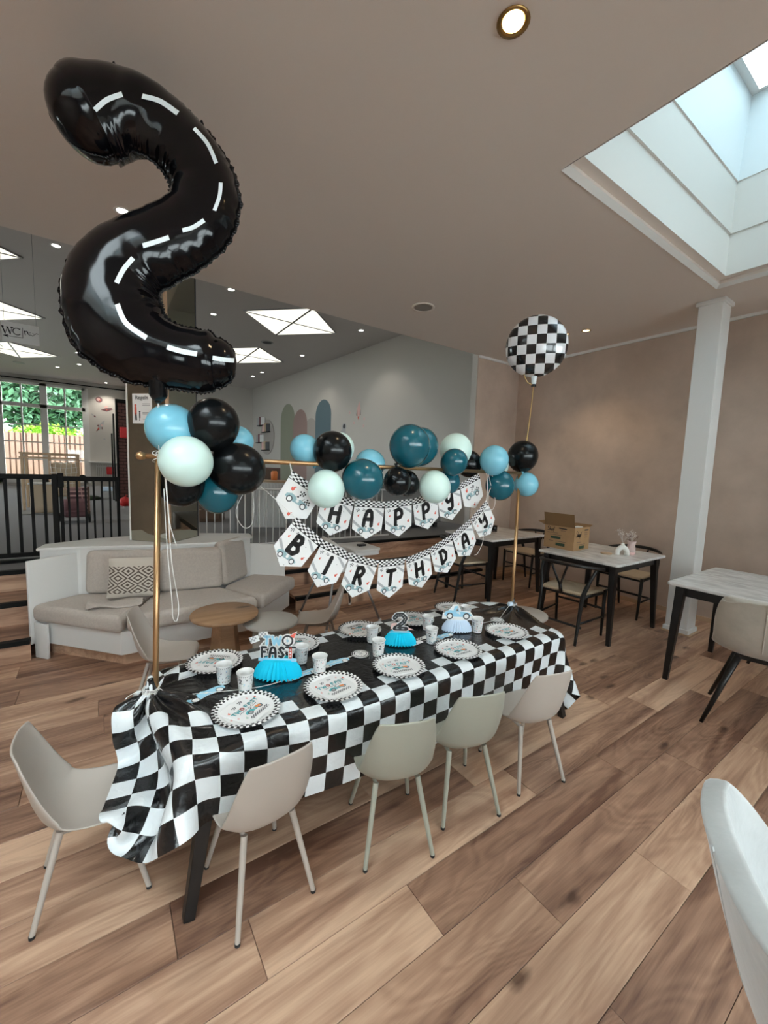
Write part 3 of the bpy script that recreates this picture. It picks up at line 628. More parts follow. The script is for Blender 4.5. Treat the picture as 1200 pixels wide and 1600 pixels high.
# notice stuck on the left mirror
T = bpy.data.objects
def on_left(x, y, l): return (-s_-0.0075-l*0.0006, s_-x, y)
nt_ = empty('notice_sheet', (0.485, 4.30, 0.529), R(45), 'printed house rules sheet taped to the mirror, behind the balloon neck', 'notice')
ONL = on_left; on_left = lambda x, y, l: ONL(0.03+x*0.62, 1.56+(y-1.56)*0.62, l)
mb = MB(); mb.poly([(0.05, 1.15), (0.36, 1.15), (0.36, 1.56), (0.05, 1.56)], on_left, 0, 0)
mb.disc(0.10, 1.40, 0.018, on_left, 1, 2); mb.ribbon([(0.10, 1.37), (0.10, 1.28)], 0.035, on_left, 1, 2); mb.ribbon([(0.095, 1.28), (0.09, 1.2)], 0.014, on_left, 1, 1); mb.ribbon([(0.108, 1.28), (0.113, 1.2)], 0.014, on_left, 1, 1)
mb.disc(0.165, 1.31, 0.013, on_left, 1, 1); mb.ribbon([(0.165, 1.29), (0.165, 1.23)], 0.02, on_left, 1, 1); mb.ribbon([(0.165, 1.23), (0.162, 1.19)], 0.012, on_left, 1, 1)
for yy in (1.42, 1.40, 1.30, 1.28, 1.21): mb.ribbon([(0.21, yy), (0.33, yy)], 0.005, on_left, 1, 1, 4)
mb.build('sheet', ['white_paper', 'black_print', 'red_print'], nt_)
def text_obj(body, size, mt, parent, loc, rot, name='lettering', ext=0.0006, xs=1):
    c = bpy.data.curves.new(name, 'FONT'); c.body = body; c.size = size; c.extrude = ext; c.align_x = 'CENTER'; c.align_y = 'CENTER'
    o = bpy.data.objects.new(name, c); COL.objects.link(o); dg = bpy.context.evaluated_depsgraph_get()
    me = bpy.data.meshes.new_from_object(o.evaluated_get(dg)); bpy.data.objects.remove(o); bpy.data.curves.remove(c)
    me.materials.clear(); me.materials.append(M[mt]); me.name = name
    o = bpy.data.objects.new(name, me); COL.objects.link(o); o.parent = parent; o.location = loc; o.rotation_euler = rot; o.scale = (xs, 1, 1)
    return o
text_obj('Regeln', 0.048, 'black_print', nt_, (-s_-0.009, s_-0.155, 1.525), (PI/2, 0, -PI/2))
# WC sign
wc = empty('hanging_sign', (-0.72, 6.5, 3.05), 0, 'hanging grey sign reading WC with an arrow pointing left', 'sign')
MB().box((-0.165, -0.006, -0.225), (0.165, 0.006, 0)).build('board', 'trim', wc, bevel=0.002)
for x in (-0.14, 0.14): MB().tube([(x, 0, -0.003), (x, 0, HB-3.05)], 0.0018, 5).build('wire', 'steel', wc)
def on_wc(x, y, l): return (x, -0.0065-l*0.0005, y)
def serif(mb, strokes, wd, fn, l=0, mi=0):
    for s in strokes: mb.ribbon(s, wd, fn, l, mi, 6)
mb = MB()
W_ = lambda P: [(-0.158+x*0.075, -0.135+y*0.075) for x, y in P]
serif(mb, [W_([(0, 1), (0.3, 0)]), W_([(0.6, 0.95), (0.9, 0.02)]), W_([(-0.06, 1), (0.12, 1)]), W_([(0.5, 0.96), (0.68, 0.96)]), W_([(1.0, 1), (1.22, 1)])], 0.012, on_wc)
serif(mb, [W_([(0.3, 0), (0.6, 0.95)]), W_([(0.9, 0.02), (1.12, 1)])], 0.005, on_wc)
mb.build('letter_w', 'black_print', wc)
mb = MB(); a = [(0.012+0.036*math.cos(R(t))-0.055+0.012, -0.097+0.037*math.sin(R(t))) for t in range(45, 316, 18)]
serif(mb, [a], 0.009, on_wc); serif(mb, [[a[0], (a[0][0]+0.002, a[0][1]+0.012)]], 0.005, on_wc); mb.build('letter_c', 'black_print', wc)
mb = MB(); serif(mb, [[(0.018, -0.045), (0.018, -0.16)], [(0.018, -0.16), (-0.13, -0.16)]], 0.005, on_wc); mb.poly([(-0.16, -0.158), (-0.105, -0.143), (-0.118, -0.16), (-0.105, -0.178)], on_wc, 0); mb.build('arrow', 'black_print', wc)
mb = MB()
for pts, wd in (([(0.035, -0.075), (0.04, -0.12)], 0.008), ([(0.03, -0.085), (0.055, -0.075), (0.06, -0.095)], 0.007), ([(0.062, -0.08), (0.068, -0.11), (0.085, -0.115)], 0.007), ([(0.075, -0.09), (0.09, -0.085)], 0.005), ([(0.09, -0.11), (0.105, -0.12), (0.12, -0.11)], 0.006), ([(0.105, -0.09), (0.125, -0.10), (0.14, -0.085), (0.158, -0.09)], 0.005)):
    mb.ribbon(pts, wd, on_wc, 0, 0, 6)
mb.build('doodle', 'black_print', wc)
# hanging plant cut by the left edge
hp = empty('hanging_plant', (-0.98, 6.3, 2.72), 0, 'trailing dark green plant hanging at the left frame edge', 'plant')
MB().tube([(0, 0, 0.03), (0, 0, HB-2.72)], 0.002, 5).build('cord', 'steel', hp)
MB().lathe([(0.05, -0.08), (0.085, 0.02), (0.08, 0.02), (0.045, -0.07)], n=20).build('pot', 'grey_cab', hp, smooth=True)
mb = MB(); r_ = random.Random(5)
for k in range(46):
    a = r_.uniform(0, 2*PI); rr = r_.uniform(0.04, 0.11); z = 0.03-r_.uniform(0, 0.42)*(1 if k % 3 else 0.3)
    p = Vector((rr*math.cos(a), rr*math.sin(a), z)); u = Vector((math.cos(a), math.sin(a), -0.6)).normalized()*0.04; v = Vector((-math.sin(a), math.cos(a), 0))*0.012
    mb.add([p-u, p-v, p+u, p+v], [(0, 1, 2, 3)])
o = mb.build('foliage', 'leaf', hp); o['kind'] = 'stuff'
# black safety fence and gate
fy = 5.02
sf = empty('safety_fence', (0, fy, 0.529), 0, 'black metal barrier with vertical bars left of the gate', 'fence')
MB().box((-1.9, -0.018, 0.78), (-0.39, 0.018, 0.825)).build('top_rail', 'black_metal', sf, bevel=0.005)
MB().box((-1.9, -0.018, 0.05), (-0.39, 0.018, 0.09)).build('bottom_rail', 'black_metal', sf, bevel=0.005)
MB().box((-1.9, -0.03, 0.0), (-0.30, 0.03, 0.028)).build('floor_rail', 'black_metal', sf, bevel=0.003)
b0 = MB().box((-0.012, -0.009, 0.09), (0.012, 0.009, 0.78)).build('bar', 'black_metal', sf); b0.location = (-0.445, 0, 0)
for k in range(1, 15):
    o = b0.copy(); COL.objects.link(o); o.location = (-0.445-0.092*k, 0, 0)
MB().box((-0.39, -0.025, 0), (-0.345, 0.025, 0.83)).build('post', 'black_metal', sf, bevel=0.005)
gt = empty('safety_gate', (0, fy, 0.529), 0, 'black metal barrier gate ending at the mirrored column', 'gate')
MB().box((-0.335, -0.018, 0.765), (0.15, 0.018, 0.81)).build('top_rail', 'black_metal', gt, bevel=0.005)
MB().box((-0.335, -0.018, 0.06), (0.15, 0.018, 0.09)).build('bottom_rail', 'black_metal', gt, bevel=0.005)
for xx in (-0.335, 0.125): MB().box((xx, -0.02, 0.03), (xx+0.028, 0.02, 0.81)).build('gate_stile', 'black_metal', gt, bevel=0.004)
b0 = MB().box((-0.009, -0.009, 0.09), (0.009, 0.009, 0.765)).build('bar', 'black_metal', gt); b0.location = (-0.265, 0, 0)
for k in range(1, 6):
    o = b0.copy(); COL.objects.link(o); o.location = (-0.265+0.067*k, 0, 0)
MB().box((-0.345, -0.03, 0.70), (-0.30, 0.035, 0.84)).build('latch', 'black_metal', gt, bevel=0.006)
# wall between sofa zone and play area right of column: white railing
wr = empty('white_railing', (0, 4.78, 0.529), 0, 'white railing of thin vertical bars behind the sofa', 'railing')
MB().tube([(0.80, 0, 0.70), (3.4, 0, 0.70)], 0.013, 8).build('top_rail', 'white_lac', wr, smooth=True)
MB().tube([(0.80, 0, 0.05), (3.4, 0, 0.05)], 0.013, 8).build('bottom_rail', 'white_lac', wr, smooth=True)
b0 = MB().tube([(0, 0, 0.05), (0, 0, 0.70)], 0.0065, 6).build('bar', 'white_lac', wr, smooth=True); b0.location = (0.86, 0, 0)
for k in range(1, 30):
    o = b0.copy(); COL.objects.link(o); o.location = (0.86+0.083*k, 0, 0)
# things behind the railing
mk = empty('toy_market_stall', (1.35, 7.6, 0.53), R(-20), 'brown wooden play kitchen behind the white railing', 'play kitchen')
MB().box((-0.42, -0.2, 0), (0.42, 0.2, 0.50)).build('cabinet', 'brown_cab', mk, bevel=0.01)
for z in (0.06, 0.28):
    d_ = MB().box((-0.38, -0.225, z), (0.38, -0.2, z+0.19)).build('drawer', 'kick', mk, bevel=0.006); MB().tube([(-0.1, -0.235, z+0.15), (0.1, -0.235, z+0.15)], 0.006, 6).build('handle', 'light_wood', d_)
MB().box((-0.44, -0.22, 0.50), (0.44, 0.22, 0.53)).build('worktop', 'light_wood', mk, bevel=0.004)
MB().box((-0.42, 0.15, 0.53), (0.0, 0.17, 0.86)).build('back_panel', 'white_lac', mk)
mk = empty('storage_cabinet', (2.15, 6.6, 0.53), R(-25), 'white ribbed cabinet with pale wood top behind the railing', 'cabinet')
cb = MB().box((-0.38, -0.2, 0), (0.38, 0.2, 0.72)).build('body', 'trim', mk, bevel=0.006)
b0 = MB().box((-0.012, -0.212, 0.02), (0.012, -0.2, 0.70)).build('rib', 'trim', mk, bevel=0.004); b0.location = (-0.35, 0, 0)
for k in range(1, 15):
    o = b0.copy(); COL.objects.link(o); o.location = (-0.35+0.05*k, 0, 0)
MB().box((-0.40, -0.23, 0.72), (0.40, 0.22, 0.75)).build('top', 'light_wood', mk, bevel=0.004)
o = MB().lathe([(0.05, 0.751), (0.055, 0.87), (0.04, 0.90), (0.001, 0.90)], c=(0.2, 0, 0), n=16).build('jar', 'orange_print', None, smooth=True)
o.location = (2.15, 6.6, 0.53); tag(o, 'small orange pot standing on the ribbed white cabinet', 'pot')
mk = empty('storage_cabinet', (1.62, 5.9, 0.53), 0, 'narrow dark grey cabinet with rounded top behind the railing', 'cabinet')
MB().box((-0.13, -0.13, 0), (0.13, 0.13, 0.80)).build('body', 'grey_cab', mk, bevel=0.04, seg=4)
MB().box((-0.10, -0.137, 0.05), (0.10, -0.131, 0.74)).build('door', 'grey_cab', mk, bevel=0.002)
mk = empty('bench', (3.4, 5.75, 0.53), R(-4), 'long low grey upholstered bench on the raised floor', 'bench')
MB().box((-1.0, -0.25, 0.08), (1.6, 0.3, 0.36)).build('seat', 'grey_cab', mk, bevel=0.03, seg=3)
MB().box((-1.0, 0.3, 0.08), (1.6, 0.42, 0.72)).build('backrest', 'grey_cab', mk, bevel=0.03, seg=3)
for x in (-0.9, 1.5):
    for y in (-0.2, 0.35): MB().box((x-0.03, y-0.03, 0), (x+0.03, y+0.03, 0.08)).build('leg', 'black_wood', mk)
mk = empty('low_cabinet', (2.35, 7.4, 0.53), R(-10), 'dark red-brown cabinet behind the banner', 'cabinet')
MB().box((-0.35, -0.18, 0), (0.35, 0.18, 0.95)).build('body', 'mauve', mk, bevel=0.01)
for z in (0.08, 0.38, 0.68): MB().box((-0.32, -0.195, z), (0.32, -0.18, z+0.25)).build('drawer', 'brown_cab', mk, bevel=0.005)
# play area: wooden stand, climbing net, doll pram, boxes
ps = empty('play_stand', (-0.80, 10.2, 0.53), 0, 'wooden play stand frame with a rope net on its right half', 'play stand')
for x, y in ((-0.40, -0.1), (0.0, -0.1), (0.42, -0.1), (-0.40, 0.45), (0.42, 0.45)): MB().box((x-0.022, y-0.022, 0), (x+0.022, y+0.022, 1.08)).build('post', 'light_wood', ps, bevel=0.004)
for z in (1.05, 0.97): MB().box((-0.44, -0.125, z), (0.46, -0.09, z+0.035)).build('rail', 'light_wood', ps, bevel=0.003)
MB().box((-0.42, 0.43, 1.04), (0.44, 0.47, 1.08)).build('rail', 'light_wood', ps)
mb = MB()
for k in range(6):
    x = 0.02+0.38*k/5; mb.tube([(x+0.01*math.sin(z*20+k), -0.14-0.015*math.sin(z*9), z) for z in np.linspace(0.30, 0.92, 9)], 0.006, 5)
for k in range(7):
    z = 0.32+0.1*k; mb.tube([(x, -0.145, z-0.02*math.sin((x)*8)) for x in np.linspace(0.0, 0.42, 8)], 0.006, 5)
mb.build('rope_net', 'ceramic_white', ps, smooth=True)
MB().box((0.02, -0.10, 0.25), (0.40, 0.2, 0.90)).build('net_bag', 'rush', ps, bevel=0.03, seg=3)
MB().lathe([(0.05, -0.008), (0.062, -0.008), (0.062, 0.008), (0.05, 0.008)], c=(0.50, -0.12, 0.62), n=16, axis=(0, 1, 0)).build('ring', 'black_metal', ps)
t = empty('toy_box', (-0.86, 9.5, 0.53), 0, 'pale yellow play cabinet on a dark mat behind the fence', 'play cabinet')
MB().box((-0.17, -0.15, 0.02), (0.17, 0.15, 0.52)).build('body', 'rush', t, bevel=0.01); MB().box((-0.19, -0.17, 0.52), (0.19, 0.17, 0.545)).build('top', 'white_lac', t, bevel=0.004); MB().box((-0.15, -0.158, 0.06), (0.15, -0.15, 0.48)).build('door', 'rush', t)
o = MB().box((-0.32, -0.26, 0), (0.3, 0.22, 0.015)).build('play_mat', 'grey_cab', None, bevel=0.004, loc=(-0.86, 9.5, 0.53)); tag(o, 'dark grey mat under the pale yellow play cabinet', 'mat')
pr = empty('doll_pram', (-0.36, 8.0, 0.53), R(8), 'dark mauve doll pram with round wheels seen through the gate', 'doll pram')
MB().grid(lambda u, v: (-0.14+0.28*v, -0.16*math.cos(u*PI), 0.16+0.20*math.sin(u*PI)**0.8), 10, 8).build('hood', 'mauve', pr, smooth=True, solid=0.006)
MB().box((-0.14, -0.18, 0.09), (0.14, 0.16, 0.20)).build('basket', 'mauve', pr, bevel=0.03, seg=3)
for x in (-0.17, 0.17):
    for y in (-0.15, 0.14):
        wl = MB().lathe([(0.055, -0.012), (0.07, -0.012), (0.07, 0.012), (0.055, 0.012)], c=(x, y, 0.07), n=18, axis=(1, 0, 0)).build('wheel', 'rubber', pr, smooth=True, angle=40)
        MB().lathe([(0.001, -0.01), (0.055, -0.01), (0.055, 0.01), (0.001, 0.01)], c=(x, y, 0.07), n=18, axis=(1, 0, 0)).build('hub', 'pink_print', wl)
mb = MB(); mb.tube([(-0.13, 0.16, 0.2), (-0.13, 0.3, 0.5), (0.13, 0.3, 0.5), (0.13, 0.16, 0.2)], 0.008, 6); mb.build('handle', 'pink_print', pr, smooth=True)
# striped crate behind pram
t = empty('toy_crate', (-0.34, 9.1, 0.53), 0, 'slatted reddish crate behind the doll pram', 'crate')
for k in range(6): MB().box((-0.16, -0.12, 0.06+0.075*k), (0.16, -0.10, 0.105+0.075*k)).build('slat', 'mauve', t)
for x in (-0.16, 0.13):
    for y in (-0.12, 0.12): MB().box((x, y-0.015, 0), (x+0.03, y+0.015, 0.5)).build('post', 'brown_cab', t)
MB().box((-0.16, 0.10, 0.05), (0.16, 0.12, 0.48)).build('back', 'pink_print', t)
# brick-print folding screen
t = empty('folding_screen', (0.46, 12.0, 0.53), R(12), 'tall folding screen printed with dark bricks', 'screen')
scr = MB().box((-0.10, -0.02, 0), (0.22, 0.02, 2.42)).build('screen_panel', 'black_metal', t)
bk = []
for r_i in range(30):
    for c_i in range(2):
        x0 = -0.085+c_i*0.15-(0.06 if r_i % 2 else 0); a0, a1 = max(-0.09, x0), min(0.21, x0+0.14)
        if a1-a0 < 0.02: continue
        bk.append((a0, a1, 0.04+r_i*0.078))
mb = MB()
for a0, a1, z in bk: mb.box((a0, -0.026, z), (a1, -0.02, z+0.066))
o = mb.build('brick_pattern', 'brick', t); o['kind'] = 'stuff'
MB().box((-0.13, -0.03, 0), (-0.10, 0.03, 2.44)).build('screen_frame', 'black_metal', t)
MB().box((-0.13, -0.03, 2.42), (0.24, 0.03, 2.46)).build('screen_frame', 'black_metal', t)
o = MB().box((0, 0, 0), (0.03, 0.30, 2.1)).build('folding_screen_leaf', 'black_metal', None, loc=(0.27, 11.9, 0.53)); tag(o, 'black edge-on screen leaf left of the brick-print screen', 'screen')
o = MB().box((0, 0, 0), (0.03, 0.30, 1.65)).build('folding_screen_leaf', 'black_metal', None, loc=(0.235, 12.25, 0.53)); tag(o, 'lower black screen leaf furthest left beside the brick-print screen', 'screen')
o = None
def soft_toy(name, loc, r, m, lab):
    t = empty(name, loc, 0, lab, 'toy bag'); mb = MB()
    mb.grid(lambda u, v: (r*(1-0.35*v*v)*math.cos(2*PI*u)*(1+0.07*math.sin(10*PI*u))*math.sin(PI*min(0.999, v*0.9+0.1))**0.5, r*(1-0.35*v*v)*math.sin(2*PI*u)*math.sin(PI*min(0.999, v*0.9+0.1))**0.5, r*1.6*v), 24, 10)
    mb.build('sack', m, t, smooth=True); MB().tube([(0, 0, r*1.55), (0.02, 0, r*1.8), (0.05, 0, r*1.7)], 0.01, 6).build('cord', m, t); return t
soft_toy('toy_sack', (0.42, 10.6, 0.53), 0.13, 'red', 'red sack on the floor in front of the brick-print screen')
o = MB().box((-0.1, -0.03, -0.13), (0.1, 0.03, 0.13)).build('hanging_bag', 'red', None, bevel=0.03, seg=3, loc=(0.50, 11.93, 2.2)); tag(o, 'red bag hanging on the upper part of the brick-print screen', 'bag')
# wall stickers on far wall (things stuck on wall)
def on_far(cx, cz):
    return lambda x, y, l: (cx+x, YF-0.004-0.001*l, cz+y)
def sticker(name, fn, polys, lab, cat='wall sticker', mats=None):
    mb = MB()
    for k, pp in enumerate(polys):
        mi, pts = pp
        if len(pts) == 3 and not isinstance(pts[0], tuple): mb.disc(pts[0], pts[1], pts[2], fn, k, mi, 18)
        else: mb.poly(pts, fn, k, mi)
    o = mb.build(name, mats or ['mauve', 'red_print', 'grey_print', 'pink_print']); return tag(o, lab, cat, 'space stickers on the far white wall' if fn(0, 0, 0)[1] > 19 else None)
sticker('planet_sticker', on_far(0.02, 3.85), [(0, (0, 0, 0.11)), (3, (-0.02, 0.01, 0.06)), (1, (0.03, -0.02, 0.025))], 'round dark red planet sticker high on the far white wall')
sticker('saucer_sticker', on_far(0.26, 3.52), [(0, [(-0.20, -0.05), (0.0, -0.10), (0.2, 0.0), (0.16, 0.06), (-0.04, 0.02)]), (3, [(-0.1, 0.01), (0.05, 0.05), (0.03, 0.12), (-0.05, 0.12)]), (1, (0.0, -0.03, 0.02))], 'flying saucer sticker below the round planet sticker')
sticker('comet_sticker', on_far(-0.16, 3.22), [(2, [(-0.08, 0.05), (-0.06, 0.08), (0.08, -0.04), (0.06, -0.07)]), (0, (0.03, -0.02, 0.03))], 'small grey comet sticker near the garden door frame')
sticker('rocket_sticker', on_far(0.04, 2.85), [(2, [(-0.09, -0.05), (0.0, -0.12), (0.12, 0.12), (0.14, 0.22), (0.05, 0.16)]), (0, [(-0.13, 0.0), (-0.05, 0.05), (-0.06, -0.03)]), (0, [(0.05, -0.14), (0.08, -0.02), (0.02, -0.07)]), (1, [(-0.12, -0.15), (-0.03, -0.12), (-0.07, -0.05), (-0.14, -0.22)]), (3, (0.04, 0.03, 0.03))], 'rocket sticker with red flame on the far white wall')
sticker('star_sticker', on_far(0.15, 2.35), [(2, [(-0.05, 0), (0, 0.03), (0.05, 0), (0, -0.02)])], 'tiny grey saucer sticker lowest on the far white wall')
# radiator and ledge
t = empty('radiator', (0.15, YF-0.055, 0.72), 0, 'white column radiator under the wall ledge', 'radiator')
for k in range(13): MB().box((-0.30+0.06*k, -0.05, 0), (-0.265+0.06*k, 0.05, 0.62)).build('fin', 'trim', t, bevel=0.01)
MB().box((-0.30, -0.02, 0.05), (0.46, 0.02, 0.1)).build('pipe', 'trim', t); MB().box((-0.30, -0.02, 0.52), (0.46, 0.02, 0.57)).build('pipe', 'trim', t)
o = MB().box((-0.38, YF-0.3, 1.42), (0.62, YF, 1.47)).build('wall_ledge', 'trim', None, bevel=0.006); tag(o, 'white ledge above the radiator on the far wall', 'shelf')
o = MB().box((-0.14, -0.05, -0.15), (0.14, 0.05, 0.15)).build('red_bag', 'red', None, bevel=0.03, loc=(0.32, YF-0.156, 1.12)); tag(o, 'red box standing against the radiator', 'box')
o = MB().box((-0.14, -0.1, 0), (0.14, 0.1, 0.14)).build('toy_basket', 'tissue_pale', None, bevel=0.02, loc=(0.16, 16.0, 0.53)); tag(o, 'small lilac box on the floor below the radiator', 'box')
o = MB().lathe([(0.28, 0), (0.30, 0.04), (0.2, 0.09), (0.001, 0.10)], n=20).build('floor_cushion', 'leaf', None, smooth=True, loc=(-0.30, 12.6, 0.53)); tag(o, 'dark green floor cushion beside the play stand', 'cushion')
# arches on right back wall
def onw(s0, z0):
    base = A+d*s0
    return lambda x, y, l: tuple(base+d*(-x)+nrm*(0.004+0.0012*l)+Vector((0, 0, z0+y)))
def arch(s0, w_, ztop, m, lab, zb=0.56, l=0):
    fn = onw(s0, 0); pts = [(-w_/2, zb), (w_/2, zb)]+[(w_/2*math.cos(R(a)), ztop-w_/2+w_/2*math.sin(R(a))) for a in range(0, 181, 15)]
    mb = MB(); mb.poly(pts, fn, l); mb.poly(pts[::-1], fn, l-1)
    mb.add([fn(x, y, l-1) for x, y in pts]+[fn(x, y, l) for x, y in pts], [(i, (i+1) % len(pts), len(pts)+(i+1) % len(pts), len(pts)+i) for i in range(len(pts))])
    return tag(mb.build('painted_arch', m), lab, 'wall decor', 'four painted arches on the long white wall')
if nrm.x > 0: nrm = -nrm
arch(8.95, 1.05, 3.56, 'arch_sage', 'sage green rounded arch, leftmost of the four on the white wall')
arch(8.05, 0.95, 3.30, 'arch_pink', 'dusty rose rounded arch between the sage and warm grey arches', l=1)
arch(7.35, 0.80, 2.98, 'arch_grey', 'low warm grey rounded arch between the rose and blue arches', l=0)
arch(6.62, 0.88, 3.44, 'arch_blue', 'slate blue rounded arch, rightmost of the four on the white wall', l=1)
sticker('rocket_sticker', onw(4.85, 3.0), [(3, [(-0.05, -0.16), (0.06, -0.16), (0.09, 0.0), (0.02, 0.20), (-0.07, 0.02)]), (0, [(-0.10, -0.14), (-0.05, -0.16), (-0.06, 0.0)]), (0, [(0.10, -0.14), (0.06, -0.16), (0.08, 0.0)]), (1, [(-0.03, -0.17), (0.04, -0.17), (0.0, -0.27)])], 'small orange rocket sticker on the long white wall', mats=['brown_cab', 'red_print', 'grey_print', 'pink_print'])
sticker('astronaut_sticker', onw(5.5, 2.55), [(2, (0, 0.06, 0.10)), (0, (0.0, 0.07, 0.06)), (2, [(-0.12, -0.12), (0.1, -0.12), (0.07, 0.0), (-0.08, 0.0)]), (2, [(-0.2, -0.1), (-0.1, 0), (-0.1, -0.06)])], 'small grey astronaut sticker below the rocket sticker', mats=['dark_grey_print', 'red_print', 'grey_print', 'pink_print'])
for (s0, z0, k) in ((5.25, 2.95, 0), (4.6, 2.75, 1), (5.05, 2.68, 2), (4.62, 2.58, 3)):
    sticker('star_sticker', onw(s0, z0), [(3, (0, 0, 0.035)), (2, (0, 0, 0.015))], ('dot sticker left of the orange rocket sticker', 'dot sticker below right of the orange rocket sticker', 'dot sticker between rocket and astronaut', 'lowest dot sticker right of the astronaut')[k])
# oval wall shelf with books
base = A+d*10.6
ws = empty('wall_book_rack', base+nrm*0.02+Vector((0, 0, 2.55)), math.atan2(d.y, d.x), 'oval grey wall rack of picture books near the corner', 'book rack')
sgn = 1 if (Matrix.Rotation(math.atan2(d.y, d.x), 3, 'Z') @ Vector((0, 1, 0))).dot(nrm) > 0 else -1
MB().lathe([(0.001, -0.01), (0.62, -0.01), (0.62, 0.012), (0.001, 0.012)], n=36, axis=(0, 1, 0)).build('board', 'arch_grey', ws)
shelfspots = [(0.42, 0.42), (-0.05, 0.16), (0.52, -0.20), (0.0, -0.48)]
for (x, z) in shelfspots:
    MB().box((x-0.28, min(0, sgn*0.12), z), (x+0.28, max(0, sgn*0.12), z+0.025)).build('shelf', 'black_metal', ws)
q0 = ws.rotation_euler.z
bi = 0
for si, (x, z) in enumerate(shelfspots):
    for k in range(3):
        lx = x-0.17+0.17*k; p = Matrix.Rotation(q0, 3, 'Z') @ Vector((lx, sgn*0.06, z+0.03))
        bt = empty('picture_book', ws.location+p, q0+0.55, ['first', 'middle', 'last'][k]+' picture book on the '+['top right', 'second', 'third', 'lowest'][si]+' shelf of the wall rack', 'book', 'picture books in the wall rack')
        cm = ['white_paper', 'mauve', 'grey_print', 'dark_grey_print', 'light_wood', 'pink_print'][bi % 6]; bi += 1
        MB().box((-0.08, -0.012, 0), (0.08, 0.012, 0.27+0.03*(k % 2))).build('cover', cm, bt); MB().box((-0.076, -0.009, 0.004), (0.083, 0.009, 0.262+0.03*(k % 2))).build('pages', 'white_paper', bt)
# ------------------------------------------------------------------ sofa
sf = empty('corner_sofa', (0, 0, 0), 0, 'angled greige upholstered bench sofa with white base and panels', 'sofa')
SP_L = [(-0.47, 3.95), (0.08, 3.33), (0.33, 3.90), (-0.17, 4.14)]
SP_C = [(0.11, 3.33), (1.07, 3.35), (0.87, 3.82), (0.34, 3.90)]
SP_R = [(1.10, 3.36), (1.60, 3.84), (1.27, 4.16), (0.89, 3.83)]
def inset(poly, k):
    cx = sum(p[0] for p in poly)/len(poly); cy = sum(p[1] for p in poly)/len(poly)
    return [(cx+(x-cx)*k, cy+(y-cy)*k) for x, y in poly]
for P_ in (SP_L, SP_C, SP_R):
    MB().prism(P_, 0.272, 0.405).build('seat_cushion', 'fabric', sf, bevel=0.045, seg=5, smooth=True)
MB().prism([(-0.42, 3.97), (0.085, 3.40), (1.08, 3.42), (1.54, 3.86), (1.27, 4.18), (-0.15, 4.18)], 0.10, 0.275).build('base', 'white_lac', sf, bevel=0.003)
MB().prism([(-0.36, 3.98), (0.11, 3.47), (1.05, 3.49), (1.46, 3.87), (1.24, 4.14), (-0.12, 4.14)], 0.0, 0.10).build('plinth', 'plank', sf)
def slabp(p, q, z0, z1, th, name, m, lean=0.0, bev=0.05, seg=5):
    p, q = Vector((*p, 0)), Vector((*q, 0)); dd = (q-p).normalized(); nn = Vector((-dd.y, dd.x, 0))
    V = []
    for z, off in ((z0, 0), (z1, lean)):
        V += [p+nn*off+Vector((0, 0, z)), q+nn*off+Vector((0, 0, z)), q+nn*(off+th)+Vector((0, 0, z)), p+nn*(off+th)+Vector((0, 0, z))]
    return MB().add(V, [(0, 3, 2, 1), (4, 5, 6, 7), (0, 1, 5, 4), (1, 2, 6, 5), (2, 3, 7, 6), (3, 0, 4, 7)]).build(name, m, sf, bevel=bev, seg=seg, smooth=True)
slabp((-0.15, 4.06), (0.36, 3.84), 0.40, 0.76, 0.10, 'back_cushion', 'fabric', 0.05)
slabp((0.37, 3.835), (0.88, 3.77), 0.40, 0.76, 0.10, 'back_cushion', 'fabric', 0.05)
slabp((0.91, 3.79), (1.20, 4.06), 0.40, 0.80, 0.10, 'back_cushion', 'fabric', 0.05)
slabp((-0.47, 3.93), (-0.16, 4.17), 0.10, 0.74, 0.02, 'side_panel', 'white_lac', 0, 0.003, 2)
slabp((1.22, 4.12), (1.50, 3.90), 0.28, 0.72, 0.02, 'side_panel', 'white_lac', 0, 0.003, 2)
slabp((-0.45, 3.93), (-0.37, 3.84), 0.0, 0.27, 0.02, 'leg_panel', 'white_lac', 0, 0.002, 2)
MB().prism([(-0.44, 4.16), (-0.16, 4.13), (0.37, 3.97), (0.88, 3.90), (1.24, 4.10), (1.26, 4.30), (0.62, 4.60), (-0.05, 4.52), (-0.40, 4.36)], 0.775, 0.795).build('ledge', 'white_lac', sf, bevel=0.003)
MB().prism([(-0.42, 4.18), (-0.16, 4.15), (0.37, 3.99), (0.88, 3.92), (1.22, 4.11), (1.24, 4.28), (0.62, 4.57), (-0.05, 4.5), (-0.38, 4.35)], 0.0, 0.775).build('back_box', 'white_lac', sf)
# pillow
pw = empty('throw_pillow', (0.185, 3.74, 0.425), R(-14), 'cream throw pillow with brown diamond pattern on the sofa', 'pillow')
def pil(sg):
    def f(u, v):
        x, z = (u-0.5)*0.37, v*0.31; e_ = (math.sin(PI*u)*math.sin(PI*v))**0.55
        return (x*(1-0.05*math.sin(PI*v)), -sg*0.06*e_+z*0.35, z*0.95+0.004)
    return f
pm_ = MB(); pm_.grid(pil(1), 16, 16, uvfn=lambda u, v: (u, v)); pm_.grid(lambda u, v: pil(-1)(1-u, v), 16, 16, uvfn=lambda u, v: (u, v)); pm_.build('cover', 'pillow', pw, smooth=True)
def thr(u, v): return (-0.20+0.36*u, -0.16+0.15*v, 0.004+0.012*math.sin(7*u+3*v)+0.015*math.sin(PI*v))
o = MB().grid(thr, 18, 8).build('folded_blanket', 'pillow', None, smooth=True, solid=0.012, loc=(0.10, 3.72, 0.415)); o.rotation_euler.z = R(-10); o.data.materials[0] = M['rush'] if False else M['fabric']
tag(o, 'cream blanket folded under the diamond-pattern pillow', 'blanket')
